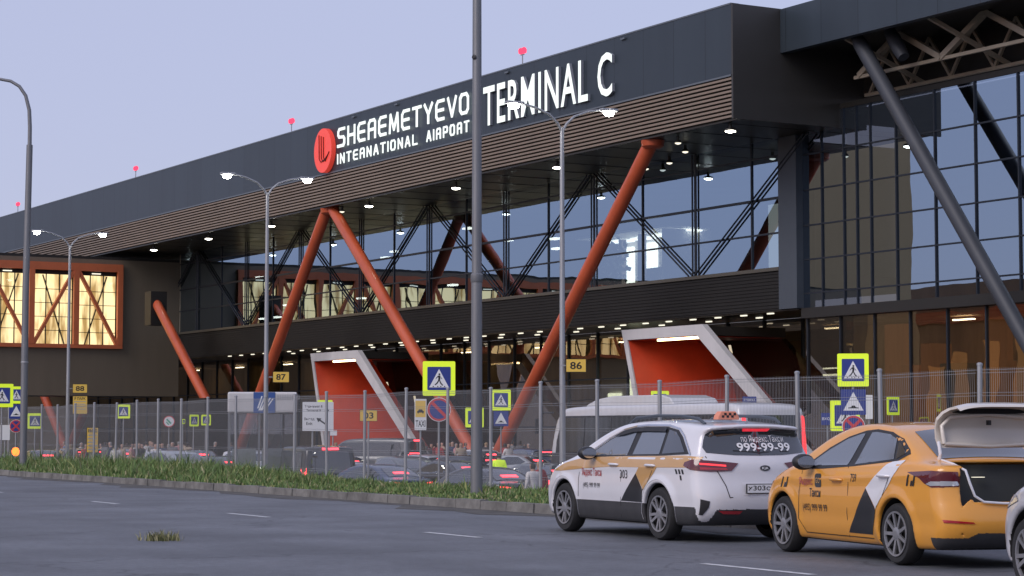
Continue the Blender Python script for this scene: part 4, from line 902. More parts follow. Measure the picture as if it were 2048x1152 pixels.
def body_solid(S, h):
    """S: dict of a vehicle's outline -> mesh arrays. Local axes: x forward from the rear bumper, y left, z up"""
    L, W, H = S['L'], S['W'], S['H']
    xs = np.arange(-0.25, L+0.25, h); ys = np.arange(-W-0.12, W+0.12+h, h); zs = np.arange(0.0, H+0.15, h)
    tx = np.arange(-1.2, L+1.2, 0.02); tz = np.arange(-0.3, H+0.5, 0.02)
    TX, TZ = np.meshgrid(tx, tz, indexing='ij'); D = poly_sdf(chaikin(S['side'], 2), TX, TZ)
    X, Y, Z = np.meshgrid(xs, ys, zs, indexing='ij'); ay = np.abs(Y); yn = ay/W
    nose = np.clip((X-L*0.62)/(L*0.38), 0, 1); tail = np.clip((L*0.34-X)/(L*0.34), 0, 1)
    kr, kf = S.get('kr', (0.06, 0.16)), S.get('kf', (0.16, 0.3))
    Xw = X - tail*(kr[0]*yn**2 + kr[1]*yn**7) + nose*(kf[0]*yn**2 + kf[1]*yn**6)
    Zw = Z + S.get('crown', 0.06)*yn**2*np.clip((Z-S['belt'])/0.3, 0, 1)
    fx = np.clip((Xw-tx[0])/0.02, 0, len(tx)-1.001); fz = np.clip((Zw-tz[0])/0.02, 0, len(tz)-1.001)
    i, k = fx.astype(int), fz.astype(int); u, v = fx-i, fz-k
    d = D[i, k]*(1-u)*(1-v)+D[i+1, k]*u*(1-v)+D[i, k+1]*(1-u)*v+D[i+1, k+1]*u*v
    Wx = W - S.get('wf', 0.06)*np.clip((X-L*0.7)/(L*0.3), 0, 1)**2 - S.get('wr', 0.05)*np.clip((L*0.22-X)/(L*0.22), 0, 1)**2
    zb = S['belt'] + S.get('wedge', 0.0)*(L*0.5-X)/L
    low = Wx - S.get('tuck', 0.09)*np.clip((0.5-Z)/0.35, 0, 1)**2 - 0.028*np.clip((Z-0.56)/(zb-0.56), 0, 1)**2
    low += S.get('crease', 0.012)*np.exp(-((Z-(zb-0.13))/0.05)**2) - S.get('scoop', 0.014)*np.exp(-((Z-0.45)/0.09)**2)
    hi = Wx - 0.028 - S.get('step', 0.025) - np.clip(Z-zb, 0, 2)*S.get('tumble', 0.4)
    t = np.clip((Z-zb)/0.05+0.5, 0, 1); t = t*t*(3-2*t); w = low*(1-t)+hi*t
    for ax_ in S['axles']:
        rr = np.sqrt((X-ax_)**2+(Z-S['wr_c'])**2); w = w + S.get('flare', 0.018)*np.exp(-((rr-S['arch']-0.03)/0.07)**2)*(Z < 0.95)
    f = smax(d, ay-w, S.get('k', 0.06))
    for ax_ in S['axles']:
        c = np.sqrt((X-ax_)**2+(Z-S['wr_c'])**2)-S['arch']; f = smax(f, np.minimum(-c, 1e9)*1.0 + np.where(ay < W-0.34, 9, 0)*0, 0.012) if False else np.where(ay > W-0.36, smax(f, -c, 0.014), f)
    if 'carve' in S: f = S['carve'](f, X, Y, Z)
    V, F = surface_nets(f, (xs[0], ys[0], zs[0]), h)
    return V, F
def body_obj(S, h, paint, parent, name='body'):
    V, F = body_solid(S, h); C = V[F].mean(1); mi = np.zeros(len(F), int)
    for ax_ in S['axles']:
        rr = np.sqrt((C[:, 0]-ax_)**2+(C[:, 2]-S['wr_c'])**2)
        mi[(rr < S['arch']+0.012) & (np.abs(C[:, 1]) < S['W']-0.035)] = 1
    mi[C[:, 2] < S.get('floor', 0.2)] = 1
    if 'clad' in S: mi[S['clad'](C) & (mi == 0)] = 2
    if 'inner' in S: mi[S['inner'](C)] = 1
    me = bpy.data.meshes.new(name); me.vertices.add(len(V)); me.vertices.foreach_set('co', V.reshape(-1))
    me.loops.add(len(F)*4); me.loops.foreach_set('vertex_index', F.reshape(-1).astype(np.int32))
    me.polygons.add(len(F)); me.polygons.foreach_set('loop_start', np.arange(0, len(F)*4, 4).astype(np.int32))
    me.materials.append(paint); me.materials.append(M['void']); me.materials.append(M['cladding']); me.polygons.foreach_set('material_index', mi.astype(np.int32))
    me.polygons.foreach_set('use_smooth', [True]*len(F)); me.update(); me.validate()
    bm = bmesh.new(); bm.from_mesh(me)
    for _ in range(S.get('smooth', 2)): bmesh.ops.smooth_vert(bm, verts=bm.verts, factor=0.4, use_axis_x=True, use_axis_y=True, use_axis_z=True)
    bm.to_mesh(me); bvh = BVHTree.FromBMesh(bm); bm.free()
    o = bpy.data.objects.new(name, me); COL.objects.link(o); o.parent = parent
    return o, bvh
PROJ = {'L': (lambda a, b: Vector((a, 3, b)), Vector((0, -1, 0))), 'R': (lambda a, b: Vector((a, -3, b)), Vector((0, 1, 0))),
        'rear': (lambda a, b: Vector((-3, a, b)), Vector((1, 0, 0))), 'front': (lambda a, b: Vector((9, a, b)), Vector((-1, 0, 0))),
        'top': (lambda a, b: Vector((a, b, 4)), Vector((0, 0, -1)))}
def lay(bvh, polys, view, off, m, parent, name, cell=0.06, thick=0.0, smooth=True, maxd=4.2):
    """a thin part that hugs the body: 2-D outlines seen from one side, laid on the surface `off` metres proud"""
    fn, dr = PROJ[view]; bm = bmesh.new()
    for poly in polys:
        try: bm.faces.new([bm.verts.new((a, b, 0)) for a, b in poly])
        except ValueError: pass
    if cell:
        bmesh.ops.triangulate(bm, faces=[f for f in bm.faces if len(f.verts) > 4])
        P = np.array([v.co[:2] for v in bm.verts]); lo, hi = P.min(0), P.max(0)
        for ax in (0, 1):
            for c in np.arange(math.floor(lo[ax]/cell)*cell, hi[ax]+cell, cell):
                if c <= lo[ax] or c >= hi[ax]: continue
                no = [0, 0, 0]; no[ax] = 1; co = [0, 0, 0]; co[ax] = float(c)
                bmesh.ops.bisect_plane(bm, geom=bm.verts[:]+bm.edges[:]+bm.faces[:], plane_co=co, plane_no=no)
    dead = []
    for v in bm.verts:
        hit, nrm, i, d = bvh.ray_cast(fn(v.co.x, v.co.y), dr, maxd+3)
        if hit is None: dead.append(v); continue
        if nrm.dot(dr) > 0: nrm = -nrm
        v.co = hit + (nrm*0.5 - dr*0.5)*off
    if dead: bmesh.ops.delete(bm, geom=dead, context='VERTS')
    bmesh.ops.recalc_face_normals(bm, faces=bm.faces)
    for f in bm.faces:
        f.smooth = smooth
        f.normal_update()
    s = sum((f.normal.dot(dr))*f.calc_area() for f in bm.faces)
    if s > 0: bmesh.ops.reverse_faces(bm, faces=bm.faces)
    me = bpy.data.meshes.new(name); bm.to_mesh(me); bm.free(); me.materials.append(m)
    o = bpy.data.objects.new(name, me); COL.objects.link(o); o.parent = parent
    return o
def band(pts, w):
    """a polyline widened into small quads"""
    out = []
    for (a, b), (c, d) in zip(pts[:-1], pts[1:]):
        L = math.hypot(c-a, d-b); nx, ny = -(d-b)/L*w/2, (c-a)/L*w/2; ex, ey = (c-a)/L*w*0.3, (d-b)/L*w*0.3
        out.append([(a-nx-ex, b-ny-ey), (c-nx+ex, d-ny+ey), (c+nx+ex, d+ny+ey), (a+nx-ex, b+ny-ey)])
    return out
def lay_text(bvh, s, view, cx, cz, m, parent, name, w=None, h=None, off=0.006, bold=0.0, flip=False, shear=0.0, spacing=1.0):
    vs, fs, tw, th = text2d(s, bold, spacing); sx = (w/tw) if w else h/th; sy = (h/th) if h else w/tw
    fn, dr = PROJ[view]; mb = MB(); out = []
    for x, y in vs:
        a = (x-tw/2)*sx; b = (y-th/2)*sy; a += shear*b
        hit, nrm, i, d = bvh.ray_cast(fn(cx - a if flip else cx + a, cz + b), dr, 8)
        if hit is None: return None
        out.append(hit - dr*off)
    mb.add(out, fs); return mb.build(name, m, parent, recalc=False)
def car_paint(name, col, rough=0.32, flake=0.0):
    return mat(name, col, rough, flake, var=0.04, scale=1.2, coat=0.85, rvar=0.05)
M['car_glass'] = mat('car_glass', (0.02, 0.024, 0.03), 0.04, 0.0, spec=1.0, coat=1.0)
M['car_glass_clear'] = mat('car_glass_grey', (0.1, 0.118, 0.145), 0.06, 0.0, spec=1.0, coat=1.0)
M['tail_red'] = mat('tail_lens', (0.38, 0.015, 0.025), 0.12, coat=1.0)
M['tail_dark'] = mat('tail_lens_dark', (0.1, 0.008, 0.015), 0.15, coat=1.0)
M['tail_lit'] = mat('tail_lens_lit', (0.6, 0.02, 0.03), 0.2, emit=(1, 0.05, 0.06), estr=0.5)
M['tail_glow'] = mat('tail_glow', (0.5, 0.02, 0.03), 0.2, emit=(1, 0.04, 0.07), estr=0.22)
M['lens'] = mat('headlamp_lens', (0.5, 0.52, 0.55), 0.1, 0.4, coat=1.0)
M['alloy'] = mat('alloy_rim', (0.42, 0.42, 0.43), 0.35, 0.75, var=0.1, scale=8)
M['chrome'] = mat('chrome', (0.7, 0.7, 0.72), 0.12, 1.0)
M['gap'] = mat('panel_gap', (0.02, 0.02, 0.022), 0.8)
M['decal_black'] = mat('decal_black', (0.015, 0.015, 0.016), 0.4, coat=0.4)
M['decal_red'] = mat('decal_red', (0.42, 0.1, 0.1), 0.5)
M['decal_yellow'] = car_paint('decal_yellow', (0.52, 0.3, 0.11), 0.35)
M['decal_white'] = car_paint('decal_white', (0.72, 0.72, 0.75), 0.35)
M['cladding'] = mat('grey_cladding', (0.045, 0.045, 0.048), 0.5, var=0.15, scale=6)
def wheel(parent, x, y, r, w, side, spokes=10, rimr=0.68, detail=True):
    t = MB(); R_ = r; ri = r*rimr
    t.lathe([(ri, -w/2+0.01), (ri+0.03, -w/2), (R_-0.03, -w/2), (R_-0.008, -w/2+0.03), (R_, 0), (R_-0.008, w/2-0.03), (R_-0.03, w/2), (ri+0.03, w/2), (ri, w/2-0.01)], 36 if detail else 18, (0, 0, 0), 'y', caps=False)
    o = t.build('wheel', M['softblack'], parent, smooth=True); o.location = (x, y, r)
    q = MB(); s = side
    q.lathe([(ri*0.99, s*(w/2-0.11)), (ri*1.0, s*(w/2-0.10)), (ri*1.01, s*(w/2-0.004)), (ri*0.955, s*(w/2+0.004)), (ri*0.93, s*(w/2-0.02)), (ri*0.92, s*(w/2-0.09)), (0.02, s*(w/2-0.085))], 36 if detail else 16, (0, 0, 0), 'y', caps=False)
    rim = q.build('rim', M['rim_dark'] if detail else M['alloy'], o, smooth=True)
    if detail:
        q = MB(); q.lathe([(ri*1.01, s*(w/2-0.003)), (ri*1.0, s*(w/2+0.007)), (ri*0.92, s*(w/2+0.005)), (ri*0.9, s*(w/2-0.015))], 36, (0, 0, 0), 'y', caps=False); q.lathe([(0.075, s*(w/2-0.03)), (0.07, s*(w/2-0.006)), (0.035, s*(w/2)), (0.01, s*(w/2))], 20, (0, 0, 0), 'y')
        for k in range(spokes):
            a = 2*math.pi*k/spokes + (0.09 if k % 2 else -0.09)*(1 if spokes == 10 else 0); a0 = 2*math.pi*(k - (k % 2))/spokes + (0.31 if spokes == 10 else 0)*(0.9 if k % 2 else 0.1)
            p = (math.cos(a)*0.05, s*(w/2-0.018), math.sin(a)*0.05); e = (math.cos(a)*ri*0.95, s*(w/2-0.004), math.sin(a)*ri*0.95)
            q.beam(p, e, 0.034, 0.022, up=(0, 1, 0))
        q.build('spokes', M['alloy'], o)
    return o
M['rim_dark'] = mat('rim_shadow', (0.05, 0.05, 0.052), 0.5, 0.5)
def mirror_part(parent, x, y, z, s, paint, glassface=True):
    q = MB(); n = 10
    prof = [(0.02, 0.055), (0.07, 0.08), (0.1, 0.09), (0.06, 0.085), (0.0, 0.05)]
    rows = [(-0.075, 0.075), (-0.05, 0.088), (0.0, 0.09), (0.05, 0.075), (0.08, 0.04)]
    base = []
    for xx, rr in rows:
        base.append([(xx, 0.13*math.cos(t)*rr/0.09, rr*math.sin(t)) for t in np.linspace(0, 2*math.pi, 17)[:-1]])
    for r_ in base: q.v += [tuple(p) for p in r_]
    for i in range(len(rows)-1):
        for k in range(16): q.f.append((i*16+k, i*16+(k+1) % 16, (i+1)*16+(k+1) % 16, (i+1)*16+k)); q.m.append(0)
    q.f.append(tuple(range(16))); q.f.append(tuple(range(64, 80))); q.m += [0, 0]
    o = q.build('mirror', paint, parent, smooth=True); o.location = (x, y, z); o.rotation_euler = (0, 0, R(8*s))
    g = MB(); g.prism([(0.112*math.cos(t), 0.068*math.sin(t)) for t in np.linspace(0, 2*math.pi, 17)[:-1]], lambda a, b, d: (d, a, b), -0.0755, -0.079); g.build('mirror_glass', M['chrome'], o)
    MB().beam((0.02, -s*0.1, -0.03), (0.06, -s*0.22, -0.05), 0.05, 0.035).build('mirror_arm', M['black'], o)
    return o
def handle(parent, bvh, x, z, s, m):
    hit, n, i, d = bvh.ray_cast(Vector((x, 3*s, z)), Vector((0, -s, 0)), 6)
    q = MB(); q.tube([(-0.115, 0, 0), (-0.09, s*0.035, 0.004), (0.06, s*0.038, 0.006), (0.1, s*0.03, 0.004), (0.12, 0, 0)], [0.012, 0.016, 0.017, 0.016, 0.012], 10)
    o = q.build('door_handle', m, parent, smooth=True); o.location = hit; return o
WAGON = dict(L=4.6, W=0.9, H=1.55, belt=1.03, wedge=0.06, axles=(1.07, 3.72), wr_c=0.335, arch=0.385, kr=(0.10, 0.22), kf=(0.16, 0.34), tumble=0.42, floor=0.21,
    side=[(0.3, 0.19), (0.12, 0.24), (0.015, 0.36), (-0.02, 0.5), (-0.01, 0.64), (0.03, 0.8), (0.04, 0.95), (0.09, 1.05), (0.15, 1.16), (0.25, 1.36), (0.14, 1.425), (0.16, 1.455), (0.4, 1.475), (0.9, 1.51), (1.6, 1.53), (2.2, 1.515), (2.6, 1.455), (3.05, 1.3), (3.55, 1.06), (3.75, 1.0), (4.1, 0.945), (4.4, 0.85), (4.55, 0.72), (4.62, 0.58), (4.62, 0.42), (4.57, 0.28), (4.4, 0.19)])
SEDAN = dict(L=4.4, W=0.865, H=1.5, belt=1.0, wedge=0.12, axles=(1.0, 3.6), wr_c=0.32, arch=0.365, kr=(0.10, 0.2), kf=(0.18, 0.34), tumble=0.43, floor=0.19,
    side=[(0.3, 0.17), (0.13, 0.21), (0.03, 0.32), (-0.01, 0.45), (0.01, 0.58), (0.05, 0.7), (0.07, 0.85), (0.04, 0.985), (0.1, 1.03), (0.35, 1.055), (0.55, 1.085), (0.82, 1.22), (1.1, 1.35), (1.35, 1.43), (1.8, 1.475), (2.25, 1.465), (2.65, 1.385), (3.05, 1.225), (3.45, 1.03), (3.65, 0.97), (3.95, 0.905), (4.22, 0.8), (4.36, 0.67), (4.42, 0.52), (4.42, 0.38), (4.36, 0.25), (4.2, 0.17)])
def front_fit(b, bvh, S):
    L = S['L']
    for s in (-1, 1):
        v = 'front'
        lay(bvh, [[(s*0.45, 0.7), (s*0.62, 0.68), (s*0.8, 0.72), (s*0.82, 0.8), (s*0.6, 0.78), (s*0.45, 0.75)]], v, 0.006, M['lens'], b, 'headlight')
    lay(bvh, [[(-0.42, 0.58), (0.42, 0.58), (0.4, 0.73), (-0.4, 0.73)]], 'front', 0.005, M['black'], b, 'grille')
    lay(bvh, [[(-0.62, 0.26), (0.62, 0.26), (0.55, 0.42), (-0.55, 0.42)]], 'front', 0.005, M['black'], b, 'lower_intake')
# ---- the white and yellow estate taxi
def estate_taxi():
    t = thing('estate_taxi', 'white estate taxi with orange-yellow stripe, black roof rails and a chequered roof sign', 'taxi', (3.106, 26.61, 0), R(90+25.3), 'taxis in the near lane')
    S = dict(WAGON); S['clad'] = lambda C: ((C[:, 2] < 0.455) & (C[:, 0] > 1.3) & (C[:, 0] < 3.5)) | ((C[:, 2] < 0.44) & (C[:, 0] > 0.23) & (C[:, 0] < 0.8)) | ((C[:, 2] < 0.415) & (C[:, 0] < 0.3) & (np.abs(C[:, 1]) < 0.7 - 0.4*(C[:, 2]-0.25))) | (C[:, 2] < 0.26)
    white = car_paint('taxi_white', (0.68, 0.68, 0.71))
    b, bv = body_obj(S, 0.016, white, t)
    A = lambda polys, view, off, m, name, parent=None, **k: lay(bv, polys, view, off, m, parent or t, name, **k)
    win = [(3.14, 1.02), (2.98, 1.1), (2.62, 1.26), (2.3, 1.37), (2.0, 1.415), (1.7, 1.43), (1.15, 1.425), (0.86, 1.385), (0.7, 1.3), (0.48, 1.13), (0.42, 1.085), (1.1, 1.06), (2.1, 1.045)]
    for v in ('L', 'R'):
        A([win], v, 0.004, M['black'], 'window_trim')
        A([[(3.02, 1.05), (2.94, 1.1), (2.6, 1.25), (2.28, 1.35), (2.0, 1.39), (1.93, 1.395), (1.98, 1.06)]], v, 0.008, M['car_glass_clear'], 'side_window')
        A([[(1.84, 1.07), (1.78, 1.4), (1.16, 1.395), (1.14, 1.08)]], v, 0.008, M['car_glass_clear'], 'side_window')
        A([[(1.07, 1.085), (1.09, 1.39), (0.9, 1.36), (0.76, 1.285), (0.53, 1.11)]], v, 0.008, M['car_glass'], 'side_window')
        A(band([(3.17, 1.03), (3.0, 1.115), (2.63, 1.28), (2.3, 1.39), (1.98, 1.435), (1.7, 1.45), (1.13, 1.443), (0.84, 1.4), (0.67, 1.31), (0.44, 1.13), (0.38, 1.08)], 0.022), v, 0.012, M['chrome'], 'window_strip', cell=0)
        A([[(2.5, 1.3), (2.28, 1.37), (2.0, 1.41), (1.7, 1.42), (1.14, 1.415), (1.14, 1.36), (1.7, 1.365), (2.0, 1.355), (2.26, 1.315)]], v, 0.03, M['black'], 'wind_deflector')
    # livery on the seen side
    L_ = 'L'
    A([[(0.2, 1.055), (0.22, 0.925), (1.5, 0.91), (2.39, 0.905), (3.1, 0.875), (3.8, 0.83), (4.05, 0.83), (3.7, 0.94), (3.1, 1.025), (2.1, 1.045), (1.0, 1.06), (0.5, 1.07)]], L_, 0.004, M['decal_yellow'], 'yellow_stripe', cell=0.05)
    A([[(1.66, 0.83), (2.07, 0.47), (1.47, 0.465), (1.46, 0.62)]], L_, 0.005, M['decal_black'], 'black_wedge', cell=0.05); A([[(1.66, 0.83), (1.57, 0.91), (1.1, 0.915), (1.44, 0.62)]], L_, 0.0045, M['decal_yellow'], 'yellow_wedge', cell=0.05)
    lay_text(bv, 'Яндекс Такси', 'L', 2.88, 0.82, M['decal_red'], t, 'side_lettering', w=0.56, h=0.125, flip=True, bold=0.008)
    lay_text(bv, '(495) 999 99 99', 'L', 2.88, 0.645, M['decal_black'], t, 'phone_lettering', w=0.48, h=0.085, flip=True)
    lay_text(bv, '303', 'L', 1.98, 0.815, M['decal_black'], t, 'number_lettering', w=0.2, h=0.11, flip=True)
    chk = lambda x, z: [[(x-0.02+0.072*i-0.03*j-0.012*k, z-0.075*j), (x-0.055+0.072*i-0.03*j, z-0.075*j), (x-0.035+0.072*i-0.03*j, z+0.06-0.075*j), (x+0.0+0.072*i-0.03*j, z+0.06-0.075*j)] for i in range(3) for j in range(2) if (i+j) % 2 == 0 or j == 0 for k in (0,)]
    A(chk(0.5, 0.84), L_, 0.006, M['decal_black'], 'chequer_mark', cell=0)
    # cladding round the bottom
    for v in ('L', 'R'):
        ar = lambda ax_: [[(ax_+0.378*math.cos(a), 0.335+0.378*math.sin(a)), (ax_+0.43*math.cos(a), 0.335+0.43*math.sin(a)), (ax_+0.43*math.cos(a2), 0.335+0.43*math.sin(a2)), (ax_+0.378*math.cos(a2), 0.335+0.378*math.sin(a2))] for a, a2 in zip(np.linspace(-0.2, math.pi+0.2, 22)[:-1], np.linspace(-0.2, math.pi+0.2, 22)[1:])]
        A(ar(1.07), v, 0.006, M['cladding'] if v == 'R' else M['decal_white'], 'arch_lip', cell=0); A(ar(3.72), v, 0.006, M['cladding'] if v == 'R' else M['decal_white'], 'arch_lip', cell=0)
        A(band([(2.09, 1.04), (2.06, 0.8), (2.08, 0.46), (2.1, 0.26)], 0.009)+band([(1.2, 1.06), (1.17, 0.95), (1.3, 0.75), (1.45, 0.62)], 0.009)+band([(3.2, 1.0), (3.26, 0.75), (3.27, 0.5)], 0.009), v, 0.006, M['gap'], 'door_seam', cell=0)
        s = 1 if v == 'L' else -1
        for x in (2.25, 1.26): handle(t, bv, x, 0.935, s, white)
        mirror_part(t, 2.84, s*1.0, 1.08, s, M['black'])
    # rear
    A([[(0.665, 1.335), (0.6, 1.38), (0.3, 1.4), (0, 1.405), (-0.3, 1.4), (-0.6, 1.38), (-0.665, 1.335), (-0.725, 1.17), (-0.7, 1.105), (-0.35, 1.075), (0, 1.07), (0.35, 1.075), (0.7, 1.105), (0.725, 1.17)]], 'rear', 0.006, M['car_glass'], 'rear_window')
    A([[(0.2, 1.405), (-0.2, 1.405), (-0.18, 1.37), (0.18, 1.37)]], 'rear', 0.012, M['tail_glow'], 'high_brake_light', cell=0.05)
    A(band([(-0.45, 1.12), (0, 1.105), (0.35, 1.13)], 0.014), 'rear', 0.012, M['black'], 'rear_wiper', cell=0)
    rw = dict(flip=True)
    lay_text(bv, 'по Яндекс.Такси', 'rear', -0.1, 1.27, M['sign_white'], t, 'rear_window_lettering', w=0.62, h=0.095, off=0.016, flip=True)
    lay_text(bv, '999-99-99', 'rear', -0.1, 1.175, M['sign_white'], t, 'rear_phone_lettering', w=0.78, h=0.105, off=0.016, bold=0.02, flip=True)
    for s in (1, -1):
        tl = A([[(s*0.815, 1.02), (s*0.64, 1.005), (s*0.42, 0.985), (s*0.33, 0.975), (s*0.43, 0.885), (s*0.69, 0.875), (s*0.815, 0.885)]], 'rear', 0.012, M['tail_dark'], 'taillight', cell=0.04)
        A([[(s*0.8, 0.96), (s*0.8, 0.98), (s*0.5, 0.955), (s*0.5, 0.935)]], 'rear', 0.017, M['tail_lit'], 'light_bar', tl, cell=0.05); A([[(s*0.8, 0.9), (s*0.8, 0.93), (s*0.5, 0.915), (s*0.48, 0.895)]], 'rear', 0.017, M['tail_red'], 'light_bar', tl, cell=0.05)
        A([[(s*0.12, 0.9), (s*0.42, 0.9), (s*0.42, 0.9)]], 'rear', 0.006, M['gap'], 'seam', cell=0) if False else None
        A([[(s*0.815, 0.54), (s*0.72, 0.515), (s*0.73, 0.44), (s*0.78, 0.345), (s*0.815, 0.35)]], 'rear', 0.01, M['black'], 'bumper_vent', cell=0.05)
        A([[(s*0.62, 0.4), (s*0.3, 0.395), (s*0.34, 0.355), (s*0.55, 0.36)]], 'rear', 0.014, M['tail_red'], 'rear_reflector', cell=0.05)
    for v, s in (('L', 1), ('R', -1)): A([[(0.44, 0.985), (0.3, 1.02), (0.195, 1.025), (0.2, 0.885), (0.3, 0.9), (0.45, 0.945)]], v, 0.01, M['tail_dark'], 'taillight', cell=0.04)
    A(band([(0.72, 1.06), (0.6, 0.86), (0.52, 0.7), (0.48, 0.56), (-0.48, 0.56), (-0.52, 0.7), (-0.6, 0.86), (-0.72, 1.06)], 0.01), 'rear', 0.007, M['gap'], 'tailgate_seam', cell=0)
    A([[(0.3, 0.745), (-0.3, 0.745), (-0.3, 0.585), (0.3, 0.585)]], 'rear', 0.004, M['decal_white'], 'plate_recess', cell=0.1)
    pm = MB(); pm.box(-0.035, -0.02, -0.27, 0.27, 0.605, 0.725); pk = pm.build('number_plate', M['black'], t); q = MB(); q.box(-0.038, -0.0352, -0.258, 0.258, 0.615, 0.715); q.build('plate_face', M['sign_white'], pk)
    q = MB(); text_into(q, 'х303ср', lambda a, c, d: (-0.0395, 0.05-a, 0.665+c), w=0.4, h=0.075, bold=0.01); q.build('plate_lettering', M['sign_black'], pk, recalc=False)
    A([[(-0.04+0.075*math.cos(a), 0.915+0.034*math.sin(a)) for a in np.linspace(0, 2*math.pi, 25)[:-1]]], 'rear', 0.009, M['decal_black'], 'badge', cell=0); lay_text(bv, 'KIA', 'rear', -0.04, 0.915, M['sign_white'], t, 'badge_lettering', w=0.09, h=0.032, off=0.012, bold=0.015, flip=True)
    lay_text(bv, 'ceed SW', 'rear', 0.47, 0.8, M['chrome'], t, 'model_lettering', w=0.2, h=0.03, off=0.01, flip=True) if False else None
    # windscreen, front, roof
    A([[(0.62, 1.04), (-0.62, 1.04), (-0.5, 1.42), (0.5, 1.42)]], 'front', 0.006, M['car_glass_clear'], 'windscreen'); front_fit(t, bv, S)
    for s in (1, -1):
        q = MB(); q.tube([(2.42, s*0.57, 1.455), (2.2, s*0.58, 1.54), (1.6, s*0.585, 1.57), (1.0, s*0.575, 1.56), (0.62, s*0.56, 1.525), (0.48, s*0.55, 1.46)], [0.02, 0.022, 0.022, 0.022, 0.022, 0.02], 10); q.build('roof_rail', M['slate'], t, smooth=True)
    sg = MB(); sg.prism([(-0.17, 0), (0.17, 0), (0.155, 0.05), (0.11, 0.105), (-0.11, 0.105), (-0.155, 0.05)], lambda a, c, d: (0.62+d, 0.16+a*0.95, 1.515+c), -0.06, 0.06)
    so = bevel(sg.build('roof_sign', M['sign_orange'], t), 0.012); ch = MB()
    for i in range(6):
        for j in range(2):
            if (i+j) % 2 == 0: a = -0.1+0.034*i; ch.box(0.556, 0.5595, 0.16-a-0.033, 0.16-a, 1.54+0.03*j, 1.569+0.03*j)
    ch.build('chequers', M['sign_black'], so)
    for ax_ in S['axles']:
        for s in (1, -1): wheel(t, ax_, s*0.79, 0.335, 0.2, s, 10)
    return t
M['sign_orange'] = mat('roof_sign_orange', (0.7, 0.26, 0.16), 0.45)
estate_taxi()
